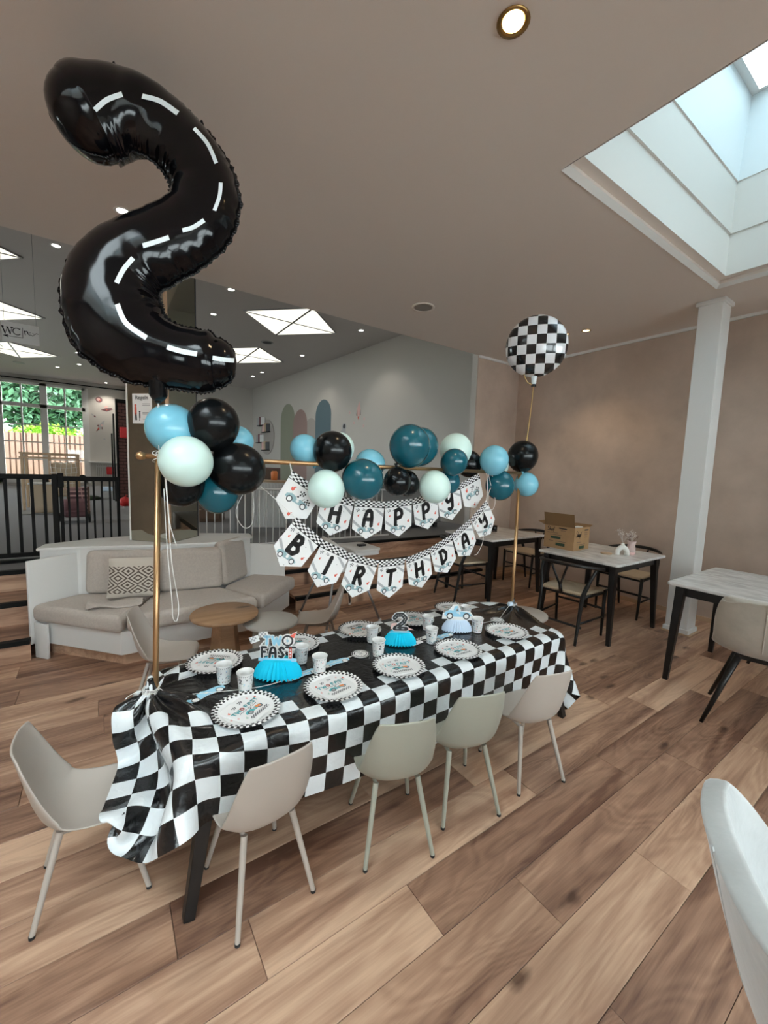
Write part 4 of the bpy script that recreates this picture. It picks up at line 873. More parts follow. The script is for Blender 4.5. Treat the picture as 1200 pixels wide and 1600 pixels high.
# ------------------------------------------------------------------ round side tables
t = empty('round_side_table', (0.715, 3.03, 0), 0, 'round walnut side table with a tapered wooden foot', 'side table')
MB().lathe([(0.001, 0.405), (0.228, 0.405), (0.235, 0.412), (0.235, 0.425), (0.228, 0.432), (0.001, 0.432)], n=56).build('table_top', 'table_wood', t, smooth=True, angle=50)
MB().lathe([(0.001, 0), (0.13, 0), (0.11, 0.12), (0.08, 0.405), (0.001, 0.405)], n=6).build('foot', 'table_wood', t)
t = empty('round_side_table', (1.0, 2.86, 0), 0, 'round grey side table right of the walnut one', 'side table')
MB().lathe([(0.001, 0.352), (0.188, 0.352), (0.195, 0.359), (0.195, 0.370), (0.188, 0.377), (0.001, 0.377)], n=48).build('table_top', 'grey_top', t, smooth=True, angle=50)
MB().lathe([(0.001, 0), (0.13, 0), (0.13, 0.352), (0.001, 0.352)], n=32).build('foot', 'grey_top', t, smooth=True, angle=50)
# ------------------------------------------------------------------ kids' shell chairs
def catmull(P, n):
    out = []
    P = [P[0]]+list(P)+[P[-1]]
    for i in range(1, len(P)-2):
        for k in range(n):
            t_ = k/n; a, b, c, d2 = P[i-1], P[i], P[i+1], P[i+2]
            out.append(tuple(0.5*((2*b[j])+(-a[j]+c[j])*t_+(2*a[j]-5*b[j]+4*c[j]-d2[j])*t_**2+(-a[j]+3*b[j]-3*c[j]+d2[j])*t_**3) for j in range(len(b))))
    out.append(tuple(P[-2])); return out
def shell_mesh(prof, th, crown=0.0):
    """prof rows: y, z, half width, side curl, edge lift direction blend"""
    rows = catmull(prof, 5); n = len(rows); nv = 18; V = []
    def pt(i, v):
        y, z, hw, curl = rows[i][:4]; s = -1+2*v
        a, b = rows[max(i-1, 0)], rows[min(i+1, n-1)]
        ty, tz = b[0]-a[0], b[1]-a[1]; l = math.hypot(ty, tz) or 1; ny, nz = tz/l, -ty/l     # inward normal
        if nz < 0 and False: ny, nz = -ny, -nz
        c = curl*(abs(s)**2.6)
        dz = -crown*s*s if i > n-4 else 0
        return Vector((s*hw*(1-0.12*abs(s)**3*min(1, curl*12)), y+ny*c, z+nz*c+dz*(i-(n-4))/3 if i > n-4 else z+nz*c))
    top = [[pt(i, j/nv) for j in range(nv+1)] for i in range(n)]
    mb = MB(); mb.grid(lambda u, v: top[min(n-1, round(u*(n-1)))][round(v*nv)], n-1, nv); return mb
def kids_chair(m, lab, grp):
    t = empty('kids_chair', (0, 0, 0), 0, lab, 'chair', grp)
    # forward is +y ; profile from seat front to the top of the back
    prof = [(0.172, 0.290, 0.118, 0.0), (0.155, 0.310, 0.132, 0.003), (0.10, 0.308, 0.150, 0.010), (0.0, 0.298, 0.160, 0.025), (-0.08, 0.300, 0.165, 0.048), (-0.128, 0.330, 0.165, 0.062), (-0.155, 0.39, 0.158, 0.056), (-0.172, 0.46, 0.146, 0.042), (-0.188, 0.535, 0.128, 0.028), (-0.202, 0.602, 0.108, 0.018)]
    pass
    mb = shell_mesh(prof, 0.007, 0.008); o = mb.build('shell', m, t, smooth=True, solid=0.007, sub=1)
    fr = MB(); fr.tube([(-0.085, 0.09, 0.286), (-0.085, -0.08, 0.286)], 0.008, 8); fr.tube([(0.085, 0.09, 0.286), (0.085, -0.08, 0.286)], 0.008, 8); fr.tube([(-0.09, 0, 0.284), (0.09, 0, 0.284)], 0.008, 8)
    fr.build('seat_frame', m, t, smooth=True)
    for sx in (-1, 1):
        for sy in (-1, 1):
            a_, b_ = Vector((sx*0.085, sy*0.085, 0.292)), Vector((sx*0.135, sy*0.160, 0.006))
            lg = MB().tube([a_, b_], [0.0115, 0.0085], 12).build('leg', m, t, smooth=True, angle=60)
            MB().tube([b_+Vector((0, 0, 0.004)), b_-Vector((0, 0, 0.006))], 0.009, 12).build('foot_cap', 'rubber', lg)
    return t
GC = 'kids chairs round the party table'
c1 = kids_chair('shell', 'warm grey kids chair nearest the camera, before the left front of the party table', GC)
c1.location = (0.43, 1.345, 0); c1.rotation_euler.z = R(5)
sg = {'warm_grey_plastic': 'shell_green'}
dup(c1, (0.955, 1.265, 0), R(-20), 'sage grey kids chair, second from the left at the table front', swap=sg)
dup(c1, (1.325, 1.25, 0), R(-18), 'sage grey kids chair, third from the left at the table front', swap=sg)
dup(c1, (1.745, 1.205, 0), R(-14), 'warm grey kids chair at the right end of the table front')
dup(c1, (-0.055, 1.668, 0), R(-93), 'pale grey kids chair at the left head of the party table')
dup(c1, (0.31, 2.80, 0), R(-108), 'grey kids chair behind the table, under the left pole')
dup(c1, (1.40, 2.88, 0), R(62), 'grey kids chair behind the table, below the birthday letters')
t = empty('round_stool', (2.86, 2.03, 0), 0, 'low round cream stool peeping out behind the right pole', 'stool')
MB().lathe([(0.001, 0.335), (0.17, 0.335), (0.18, 0.345), (0.18, 0.362), (0.17, 0.37), (0.001, 0.37)], n=40).build('seat', 'shell', t, smooth=True, angle=50)
for k in range(3): MB().tube([(0.10*math.cos(k*2.094), 0.10*math.sin(k*2.094), 0.335), (0.15*math.cos(k*2.094), 0.15*math.sin(k*2.094), 0)], 0.012, 8).build('leg', 'shell', t, smooth=True)
# ------------------------------------------------------------------ high chair
t = empty('high_chair', (1.95, 3.55, 0), R(0), 'white plastic high chair with grey metal legs behind the banner', 'high chair')
for sx in (-1, 1):
    for sy in (-1, 1):
        lg = MB().tube([(sx*0.13, sy*0.12, 0.56), (sx*0.295, sy*0.30, 0.012)], 0.0115, 10).build('leg', 'steel', t, smooth=True)
        MB().lathe([(0.001, 0), (0.017, 0.001), (0.016, 0.03), (0.001, 0.032)], c=(sx*0.295, sy*0.30, 0), n=12).build('foot_cap', 'white_lac', lg, smooth=True)
def hc(u, v):
    a = PI*(0.5+u)  # round the back
    x, y = -0.15*math.cos(PI*(u-0.5))*1.1, 0.17*math.sin(PI*(u-0.5))
    return (x*(1+0.12*v), y*(1+0.12*v), 0.52+0.32*v*(0.55+0.45*math.cos(PI*(u-0.5))))
MB().grid(hc, 20, 8).build('seat_back', 'white_lac', t, smooth=True, solid=0.012)
MB().prism(rrect(0.34, 0.34, 0.07), 0.51, 0.545).build('seat', 'white_lac', t, bevel=0.008, smooth=True)
ty = MB().prism(rrect(0.32, 0.42, 0.06, cx=0.20), 0.70, 0.722).build('tray', 'white_lac', t, bevel=0.004, smooth=True)
MB().prism(rrect(0.30, 0.40, 0.05, cx=0.20), 0.66, 0.70).build('tray_rim', 'white_lac', ty)
for y in (-0.155, 0.155): MB().box((-0.02, y-0.012, 0.53), (0.10, y+0.012, 0.70)).build('arm_support', 'white_lac', t, bevel=0.004)
o = MB().box((0, 0, 0), (0.09, 0.05, 0.02)).build('bib_clip', 'black_wood', None, bevel=0.005, loc=(2.13, 3.5, 0.723)); tag(o, 'small dark toy lying on the high chair tray', 'toy')
# ------------------------------------------------------------------ cafe tables
def cafe_table(x0, x1, y0, y1, lab):
    cx, cy = (x0+x1)/2, (y0+y1)/2; t = empty('cafe_table', (cx, cy, 0), 0, lab, 'table', 'marble-topped cafe tables with black frames')
    w_, h_ = x1-x0, y1-y0
    MB().prism(rrect(w_, h_, 0.03), 0.728, 0.752).build('table_top', 'marble', t, bevel=0.006, smooth=True, angle=40) if False else MB().prism(rrect(w_, h_, 0.03), 0.728, 0.752).build('table_top', 'marble', t, bevel=0.006)
    i = 0.075
    for sx in (-1, 1):
        MB().box((sx*(w_/2-i)-0.011, -h_/2+i, 0.655), (sx*(w_/2-i)+0.011, h_/2-i, 0.727)).build('apron', 'black_wood', t)
        MB().box((-w_/2+i, sx*(h_/2-i)-0.011, 0.655), (w_/2-i, sx*(h_/2-i)+0.011, 0.727)).build('apron', 'black_wood', t)
        for sy in (-1, 1):
            MB().tube([(sx*(w_/2-i), sy*(h_/2-i), 0.727), (sx*(w_/2-i+0.035), sy*(h_/2-i+0.03), 0)], [0.042, 0.024], 4, sq=True).build('leg', 'black_wood', t, bevel=0.004)
    return t
cafe_table(3.66, 4.62, 1.70, 2.50, 'marble cafe table with the open cardboard box on it')
cafe_table(3.64, 4.66, 3.07, 3.87, 'marble cafe table furthest back, behind the birthday banner')
cafe_table(3.44, 4.44, 0.30, 1.25, 'marble cafe table at the right frame edge by the pillar')
# wishbone chairs (forward +y)
def wishbone():
    t = empty('wishbone_chair', (0, 0, 0), 0, 'x', 'chair', 'black wishbone chairs with woven seats')
    for sx in (-1, 1):
        MB().tube([(sx*0.235, 0.20, 0.45), (sx*0.225, 0.215, 0.0)], [0.018, 0.012], 10).build('leg', 'black_wood', t, smooth=True)
        P_ = catmull([(sx*0.20, -0.24, 0.0), (sx*0.195, -0.19, 0.25), (sx*0.20, -0.16, 0.44), (sx*0.235, -0.12, 0.58), (sx*0.255, -0.06, 0.675)], 5)
        MB().tube(P_, [0.012+0.007*min(1, k/8) if k < 14 else 0.015 for k in range(len(P_))], 10).build('leg', 'black_wood', t, smooth=True)
        MB().tube([(sx*0.228, 0.20, 0.19), (sx*0.198, -0.19, 0.19)], 0.010, 8).build('stretcher', 'black_wood', t, smooth=True)
        MB().tube([(sx*0.228, 0.20, 0.425), (sx*0.198, -0.16, 0.425)], 0.015, 8).build('seat_rail', 'black_wood', t, smooth=True)
    for y, z in ((0.205, 0.27), (-0.195, 0.16), (0.205, 0.425), (-0.165, 0.425)): MB().tube([(-0.22, y, z), (0.22, y, z)], 0.011, 8).build('stretcher', 'black_wood', t, smooth=True)
    P_ = [(0.285*math.sin(R(a)), -0.005-0.245*math.cos(R(a)), 0.685+0.035*math.cos(R(a))) for a in range(-105, 106, 10)]
    MB().tube(P_, [0.012+0.006*math.cos(R(-105+10*k)/1.3)**2 for k in range(len(P_))], 10).build('top_rail', 'black_wood', t, smooth=True)
    mb = MB(); mb.tube([(0, -0.17, 0.43), (0, -0.20, 0.52)], 0.016, 8)
    for sx in (-1, 1): mb.tube(catmull([(0.004*sx, -0.195, 0.51), (sx*0.03, -0.215, 0.58), (sx*0.075, -0.235, 0.70)], 4), 0.010, 8)
    mb.build('splat', 'black_wood', t, smooth=True)
    def st_(u, v):
        hw = 0.195+0.035*v; x = (u-0.5)*2*hw; y = -0.165+0.375*v; m_ = min(abs(x)/hw, 1); k = max(m_, abs(2*v-1))
        return (x, y, 0.438+0.012*k**4)
    MB().grid(st_, 14, 14).build('woven_seat', 'rush', t, smooth=True, solid=0.026)
    return t
w0 = wishbone(); w0['label'] = 'black wishbone chair tucked in on the near side of the box table'
w0.location = (3.66, 2.12, 0); w0.rotation_euler.z = R(-86)
dup(w0, (4.88, 2.15, 0), R(88), 'black wishbone chair on the wall side of the box table')
dup(w0, (3.60, 3.50, 0), R(-97), 'black wishbone chair on the near side of the back cafe table')
dup(w0, (4.90, 3.50, 0), R(88), 'black wishbone chair on the wall side of the back cafe table')
# upholstered bucket chairs (forward +y)
def bucket(m, lab, armed=False):
    t = empty('upholstered_chair', (0, 0, 0), 0, lab, 'chair')
    if armed: prof = [(0.27, 0.40, 0.22, 0.0), (0.22, 0.46, 0.25, 0.01), (0.08, 0.465, 0.28, 0.06), (-0.08, 0.46, 0.30, 0.14), (-0.18, 0.50, 0.31, 0.19), (-0.235, 0.58, 0.31, 0.18), (-0.27, 0.68, 0.295, 0.13), (-0.295, 0.77, 0.265, 0.09), (-0.306, 0.815, 0.245, 0.06), (-0.316, 0.848, 0.21, 0.035)]
    else: prof = [(0.24, 0.41, 0.20, 0.0), (0.20, 0.46, 0.23, 0.01), (0.08, 0.465, 0.245, 0.02), (-0.08, 0.46, 0.255, 0.05), (-0.16, 0.50, 0.258, 0.08), (-0.205, 0.58, 0.255, 0.075), (-0.235, 0.68, 0.245, 0.055), (-0.258, 0.77, 0.225, 0.035), (-0.275, 0.83, 0.195, 0.02)]
    pass
    mb = shell_mesh(prof, 0.04, 0.0 if armed else 0.03); sh = mb.build('shell', m, t, smooth=True, solid=0.045 if armed else 0.038, sub=1)
    rows = catmull(prof, 5)
    P_ = [(0, r_[0]-0.022, r_[1]) for r_ in rows if r_[1] > 0.52 or r_[0] < -0.15]
    MB().tube(P_, 0.003, 6).build('seam', m, t)
    for sx in (-1, 1):
        for sy in (-1, 1): MB().tube([(sx*0.10, sy*0.10, 0.445), (sx*0.235, sy*0.235, 0.0)], [0.020, 0.011], 8).build('leg', 'black_wood', t, smooth=True)
    MB().box((-0.12, -0.12, 0.425), (0.12, 0.12, 0.45)).build('seat_frame', 'black_wood', t)
    return t
b1 = bucket('velvet_beige', 'beige velvet chair with a back seam before the right-edge marble table')
b1.location = (3.33, 0.66, 0); b1.rotation_euler.z = R(-78)
dup(b1, (4.62, 0.70, 0), R(86), 'beige velvet chair behind the right-edge marble table, only its top showing')
b2 = bucket('velvet_white', 'pale velvet armchair cut off at the bottom right corner', True)
b2.location = (1.055, -0.085, 0.0); b2.rotation_euler.z = R(-150)
# cardboard box
bx_ = empty('cardboard_box', (4.045, 2.43, 0.752), R(2), 'open brown cardboard box with dark script lettering on the marble table', 'box')
bw, bd_, bh = 0.15, 0.165, 0.235
mb = MB(); mb.box((-bw, -bd_, 0), (bw, bd_, 0.004)); mb.box((-bw, -bd_, 0.004), (-bw+0.004, bd_, bh)); mb.box((bw-0.004, -bd_, 0.004), (bw, bd_, bh)); mb.box((-bw+0.004, -bd_, 0.004), (bw-0.004, -bd_+0.004, bh)); mb.box((-bw+0.004, bd_-0.004, 0.004), (bw-0.004, bd_, bh)); mb.build('body', 'card', bx_)
MB().add([(-bw, -bd_, bh), (-bw, bd_, bh), (-bw-0.03, bd_, bh+0.135), (-bw-0.03, -bd_, bh+0.135)], [(0, 1, 2, 3)]).build('flap', 'card_in', bx_, solid=0.004)
MB().add([(bw, -bd_, bh), (bw, bd_, bh), (bw-0.02, bd_, bh+0.02), (bw+0.05, bd_, bh+0.015), (bw+0.05, -bd_, bh+0.015)], [(0, 1, 3, 4)]).build('flap', 'card_in', bx_, solid=0.004)
MB().add([(-bw, bd_, bh), (bw, bd_, bh), (bw, bd_+0.08, bh+0.03), (-bw, bd_+0.08, bh+0.03)], [(0, 1, 2, 3)]).build('flap', 'card_in', bx_, solid=0.004)
def script(mb, fn, s, mi=0):
    # loose handwritten word "Shupf" like the mark on the box
    S_ = [[(0.55, 1.9), (0.15, 1.75), (0.1, 1.4), (0.45, 1.1), (0.4, 0.6), (0.0, 0.5)], [(0.8, 1.7), (0.65, 0.5)], [(0.68, 0.8), (0.95, 1.1), (0.95, 0.5)], [(1.15, 1.1), (1.1, 0.6), (1.35, 0.6), (1.45, 1.1), (1.42, 0.5)], [(1.65, 1.1), (1.55, 0.1)], [(1.62, 1.0), (1.95, 1.05), (1.9, 0.6), (1.6, 0.6)], [(2.45, 1.7), (2.25, 1.5), (2.1, 0.1)], [(2.05, 1.05), (2.4, 1.1)]]
    for st_ in S_: mb.ribbon([(x*s, y*s) for x, y in st_], 0.16*s, fn, 0, mi, 6)
fnA = lambda x, y, l: (-0.115+x, -bd_-0.0012, 0.12+y)          # face toward -y
fnB = lambda x, y, l: (-bw-0.0012, 0.13-x, 0.13+y)             # face toward -x
mb = MB(); script(mb, fnA, 0.042)
for a, b, wd in (((0.16, 0.085), (0.23, 0.085), 0.014),): mb.ribbon([a, b], wd, fnA, 0, 0, 4)
for a, b, mi in (((0.02, -0.035), (0.10, -0.035), 1), ((0.02, -0.06), (0.18, -0.06), 1), ((0.16, 0.055), (0.22, 0.055), 1), ((0.16, 0.035), (0.22, 0.035), 1), ((0.16, 0.01), (0.22, 0.01), 1)): mb.ribbon([a, b], 0.005, fnA, 0, 1, 4)
mb.poly([(0.07, -0.105), (0.17, -0.105), (0.17, -0.075), (0.07, -0.075)], fnA, 0, 2); mb.build('print', ['black_print', 'brown_cab', 'leaf'], bx_)
mb = MB(); script(mb, lambda x, y, l: fnB(x, y+0.035, l), 0.032)
mb.ribbon([(0.13, 0.085), (0.21, 0.08)], 0.012, fnB, 0, 0, 4)
for a, b in (((0.0, 0.03), (0.12, 0.03)), ((0.03, 0.01), (0.16, 0.01)), ((0.15, 0.06), (0.2, 0.06)), ((0.02, -0.055), (0.07, -0.055)), ((0.10, -0.055), (0.21, -0.055))): mb.ribbon([a, b], 0.005, fnB, 0, 1, 4)
mb.poly([(0.04, -0.03), (0.15, -0.03), (0.15, -0.005), (0.04, -0.005)], fnB, 0, 2); mb.poly([(0.10, -0.10), (0.20, -0.10), (0.20, -0.07), (0.10, -0.07)], fnB, 0, 2); mb.build('print', ['black_print', 'brown_cab', 'leaf'], bx_)
o = MB().box((-0.05, -0.01, 0), (0.05, 0.06, 0.225)).build('packing_paper', 'white_paper', None, bevel=0.01, loc=(4.12, 2.33, 0.758)); tag(o, 'white bag poking out of the cardboard box', 'bag')
# vases and flowers
vs = empty('twig_vase', (4.20, 1.93, 0.752), R(-40), 'white arch-shaped ceramic vase on the marble table', 'vase')
P_ = [(0.045*math.cos(R(a)), 0, 0.0+0.055*math.sin(R(a))+0.02) for a in range(0, 181, 15)]
MB().tube([(0.045, 0, 0)]+P_+[(-0.045, 0, 0)], 0.024, 12).build('arch', 'ceramic_white', vs, smooth=True); MB().tube([(0, 0, 0.07), (0, 0, 0.115)], [0.022, 0.016], 12).build('neck', 'ceramic_white', vs, smooth=True)
def sprig(parent, z0, n, h, sp, m, sd, nm='dried_sprig'):
    r_ = random.Random(sd); mb = MB()
    for k in range(n):
        a = r_.uniform(0, 2*PI); q = (sp*r_.uniform(0.3, 1)*math.cos(a), sp*r_.uniform(0.3, 1)*math.sin(a), z0+h*r_.uniform(0.55, 1))
        mb.tube([(0, 0, z0), (q[0]*0.4, q[1]*0.4, z0+h*0.4), q], 0.0012, 4)
        for j in range(4):
            c = Vector(q)+Vector((r_.uniform(-.016, .016), r_.uniform(-.016, .016), r_.uniform(-.016, .016)))
            mb.lathe([(0.001, -0.005), (0.005, 0), (0.001, 0.005)], c=c, n=5)
    o = mb.build(nm, m, parent); o['kind'] = 'stuff'; return o
sprig(vs, 0.11, 12, 0.13, 0.07, 'dry', 3)
v2 = empty('bud_vase', (4.31, 1.90, 0.752), 0, 'blush pink ceramic vase beside the white arch vase', 'vase')
MB().lathe([(0.001, 0), (0.034, 0.0), (0.042, 0.04), (0.033, 0.10), (0.042, 0.135), (0.036, 0.135), (0.028, 0.10), (0.001, 0.02)], n=24).build('body', 'ceramic_pink', v2, smooth=True)
MB().lathe([(0.001, 0.0), (0.0345, 0.0), (0.040, 0.028), (0.001, 0.028)], n=24).build('base_band', 'pink_print', v2, smooth=True)
sprig(v2, 0.12, 9, 0.10, 0.05, 'dry', 8); sprig(v2, 0.10, 7, 0.09, 0.08, 'dry_red', 9)
t = MB().lathe([(0.001, 0), (0.05, 0), (0.052, 0.010), (0.001, 0.012)], n=20).build('wooden_coaster', 'light_wood', None, smooth=True, angle=40, loc=(4.10, 2.03, 0.753)); tag(t, 'small round wooden coaster left of the white arch vase', 'coaster')
v3 = empty('glass_jar', (4.22, 3.55, 0.752), 0, 'small glass jar on the back cafe table', 'jar')
MB().lathe([(0.001, 0), (0.04, 0), (0.042, 0.08), (0.038, 0.082), (0.036, 0.006), (0.001, 0.006)], n=24).build('glass', 'clear', v3, smooth=True); MB().lathe([(0.001, 0.008), (0.034, 0.008), (0.035, 0.05), (0.001, 0.055)], n=16).build('candle', 'mauve', v3)
v4 = empty('bud_vase', (3.98, 3.70, 0.752), 0, 'slim white vase with dried grasses on the back cafe table', 'vase')
MB().lathe([(0.001, 0), (0.03, 0.0), (0.035, 0.05), (0.015, 0.11), (0.018, 0.13), (0.001, 0.125)], n=20).build('body', 'ceramic_white', v4, smooth=True); sprig(v4, 0.12, 9, 0.16, 0.06, 'dry', 12)
# ------------------------------------------------------------------ party table
TX0, TX1, TY0, TY1, TZ = 0.175, 2.36, 1.36, 2.115, 0.535
pt_ = empty('party_table', ((TX0+TX1)/2, (TY0+TY1)/2, 0), 0, 'long low party table with black splayed legs under the checkered cloth', 'table')
hx, hy = (TX1-TX0)/2, (TY1-TY0)/2
MB().box((-hx+0.022, -hy+0.022, TZ-0.035), (hx-0.022, hy-0.022, TZ-0.012)).build('table_top', 'black_wood', pt_, bevel=0.004)
for sy in (-1, 1): MB().box((-hx+0.08, sy*(hy-0.08)-0.01, TZ-0.09), (hx-0.08, sy*(hy-0.08)+0.01, TZ-0.028)).build('apron', 'black_wood', pt_)
for sx in (-1, 1):
    for sy in (-1, 1): MB().tube([(sx*(hx-0.12), sy*(hy-0.06), TZ-0.03), (sx*(hx-0.02)-sx*0.0, sy*(hy+0.02), 0)], [0.040, 0.025], 4, sq=True).build('leg', 'black_wood', pt_, bevel=0.003)
# tablecloth: a small position-based cloth simulation
PLX, PLY, PRX, PRY = 0.142, 1.834, 2.399, 1.812
def cloth():
    NU, NV = 38*3, 18*3; sp = SQ/3; cx, cy = 1.325, (TY0+TY1)/2
    U, Vv = np.meshgrid((np.arange(NU+1)-NU/2)*sp, (np.arange(NV+1)-NV/2)*sp, indexing='ij')
    P = np.zeros((NU+1, NV+1, 3)); P[..., 0] = U+cx; P[..., 1] = Vv+cy; P[..., 2] = TZ+0.004
    rs = np.random.RandomState(4)
    P[..., 2] += rs.rand(NU+1, NV+1)*0.002
    F0 = P.copy(); Q = P.copy(); pins = []
    for (px, py, r0) in ((PLX, PLY, 0.24), (PRX, PRY, 0.15)):
        dx, dy = F0[..., 0]-px, F0[..., 1]-py; rho = np.hypot(dx, dy)+1e-6; mk = rho < r0
        ang = np.arctan2(dy, dx); rr = 0.012+0.020*(rho/r0)**2+0.004*np.cos(ang*9)
        T_ = np.stack([px+np.cos(ang)*rr, py+np.sin(ang)*rr, TZ+0.030+0.075*(1-rho/r0)**1.2+0.004*np.sin(7*ang)], -1)
        pins.append((mk, T_))
    def satisfy(P, a, b, rest, k=1.0):
        A_, B_ = P[a], P[b]; dlt = B_-A_; l = np.sqrt((dlt**2).sum(-1, keepdims=True))+1e-9
        c = dlt*(0.5*k*(l-rest)/l); P[a] += c; P[b] -= c
    sl = []
    def pair(di, dj, rest, k, stride_i, stride_j):
        for oi in range(stride_i):
            for oj in range(stride_j):
                i0 = slice(oi, NU+1-di, stride_i); j0 = slice(max(0, -dj)+oj, NV+1-max(0, dj), stride_j)
                ni = len(range(*i0.indices(NU+1))); nj = len(range(*j0.indices(NV+1)))
                a = (i0, j0); b = (slice(oi+di, oi+di+(ni-1)*stride_i+1, stride_i), slice(max(0, -dj)+oj+dj, max(0, -dj)+oj+dj+(nj-1)*stride_j+1, stride_j))
                sl.append((a, b, rest, k))
    pair(1, 0, sp, 1, 2, 1); pair(0, 1, sp, 1, 1, 2); pair(1, 1, sp*math.sqrt(2), 0.35, 2, 1); pair(1, -1, sp*math.sqrt(2), 0.35, 2, 1)
    pair(3, 0, 3*sp, 0.12, 6, 1); pair(0, 3, 3*sp, 0.12, 1, 6)
    prev = P.copy(); steps = 190
    for it in range(steps):
        vel = (P-prev)*0.93; prev = P.copy(); P = P+vel; P[..., 2] -= 0.0011
        if it < 110: P += (rs.rand(NU+1, NV+1, 3)-0.5)*0.0006
        t_ = min(1.0, it/90)
        for k in range(9):
            for a, b, rest, kk in sl: satisfy(P, a, b, rest, kk)
            for mk, T_ in pins: P[mk] = (F0*(1-t_)+T_*t_)[mk]
            # table
            x, y, z = P[..., 0], P[..., 1], P[..., 2]; m_ = 0.006
            ins = (x > TX0-m_) & (x < TX1+m_) & (y > TY0-m_) & (y < TY1+m_) & (z < TZ+0.004) & (z > 0.0)
            dz = TZ+0.004-z; dx0 = x-(TX0-m_); dx1 = TX1+m_-x; dy0 = y-(TY0-m_); dy1 = TY1+m_-y
            D = np.stack([dz, dx0, dx1, dy0, dy1], -1); am = D.argmin(-1)
            P[..., 2] = np.where(ins & (am == 0), TZ+0.004, z); P[..., 0] = np.where(ins & (am == 1), TX0-m_, np.where(ins & (am == 2), TX1+m_, x)); P[..., 1] = np.where(ins & (am == 3), TY0-m_, np.where(ins & (am == 4), TY1+m_, y))
            if it > 60:
                x, y, z = P[..., 0], P[..., 1], P[..., 2]    # seat of the chair at the head of the table
                on = (x > -0.22) & (x < 0.125) & (y > 1.50) & (y < 1.84) & (z < 0.332) & (z > 0.20)
                P[..., 2] = np.where(on, 0.332, z)
            P[..., 2] = np.maximum(P[..., 2], 0.006)
            flat = (P[..., 0] > 0.30) & (P[..., 0] < 2.14) & (P[..., 1] > TY0+0.01) & (P[..., 1] < TY1-0.01)
            P[..., 2] = np.where(flat, np.clip(P[..., 2], TZ+0.003, TZ+0.0065), P[..., 2])
    mb = MB(); idx = lambda i, j: i*(NV+1)+j
    mb.v = [tuple(p) for p in P.reshape(-1, 3)]
    for i in range(NU):
        for j in range(NV):
            mb.uv[len(mb.f)] = [(U[a, b], Vv[a, b]) for a, b in ((i, j), (i+1, j), (i+1, j+1), (i, j+1))]
            mb.f.append((idx(i, j), idx(i+1, j), idx(i+1, j+1), idx(i, j+1))); mb.m.append(0)
    o = mb.build('tablecloth', 'cloth', None, smooth=True, sub=1)
    return tag(o, 'black and white checkered plastic tablecloth tied round both poles', 'tablecloth'), P
tc_, CP = cloth()
# ------------------------------------------------------------------ backdrop stand
bs = empty('backdrop_stand', (0, 0, 0), 0, 'copper-coloured banner stand with two poles and a crossbar over the table', 'stand')
LT, RT_ = (0.186, 1.834, 1.515), (2.385, 1.812, 1.515)
MB().tube([(PLX, PLY, 0.012), LT], 0.0115, 14).build('pole', 'brass', bs, smooth=True)
MB().tube([(PRX, PRY, 0.012), RT_], 0.0115, 14).build('pole', 'brass', bs, smooth=True)
for (x, y) in ((PLX, PLY), (PRX, PRY)): MB().box((x-0.05, y-0.05, 0), (x+0.05, y+0.05, 0.012)).build('foot_plate', 'brass', bs, bevel=0.003)
MB().tube([(0.135, 1.836, 1.524), (2.455, 1.81, 1.512)], 0.0105, 14).build('crossbar', 'brass', bs, smooth=True)
for x, y, z in ((0.128, 1.836, 1.524), (2.462, 1.81, 1.512)): MB().lathe([(0.001, -0.018), (0.012, -0.014), (0.0165, 0.0), (0.012, 0.014), (0.001, 0.018)], c=(x, y, z), n=16, axis=(1, 0, 0)).build('end_knob', 'brass', bs, smooth=True)
# ties
def cord(name, pts, r, m, lab, cat='ribbon', k=6):
    o = MB().tube(catmull(pts, k), r, 6).build(name, m, None, smooth=True); return tag(o, lab, cat)
mb = MB()
for k in range(4):
    z = TZ+0.034+0.006*k; mb.tube([(PLX+0.030*math.cos(R(a)), PLY+0.030*math.sin(R(a)), z+0.003*math.sin(a)) for a in range(0, 361, 24)], 0.0018, 5, cap=False)
mb.tube(catmull([(PLX-0.03, PLY, TZ+0.05), (PLX-0.07, PLY-0.01, TZ+0.045), (PLX-0.09, PLY-0.015, TZ+0.035)], 5), 0.0015, 5)
tag(mb.build('binding_ribbon', 'string', None, smooth=True), 'white ribbon tying the tablecloth round the left pole', 'ribbon')
mb = MB()
for k in range(4):
    z = TZ+0.034+0.006*k; mb.tube([(PRX+0.030*math.cos(R(a)), PRY+0.030*math.sin(R(a)), z) for a in range(0, 361, 24)], 0.0018, 5, cap=False)
tag(mb.build('binding_ribbon', 'string', None, smooth=True), 'white ribbon tying the tablecloth round the right pole', 'ribbon')
mb = MB(); x, y, z = LT
for k in range(7): mb.tube([(x+(-0.006 if k % 2 else 0.006)+0.013*math.cos(R(a))*(1 if k % 2 else 1), y+0.014*math.sin(R(a)), z-0.012+0.007*k+0.008*math.cos(R(a)+k)) for a in range(0, 361, 30)], 0.0016, 5, cap=False)
tag(mb.build('binding_ribbon', 'string', None, smooth=True), 'white ribbon knotted where the left pole meets the crossbar', 'ribbon')
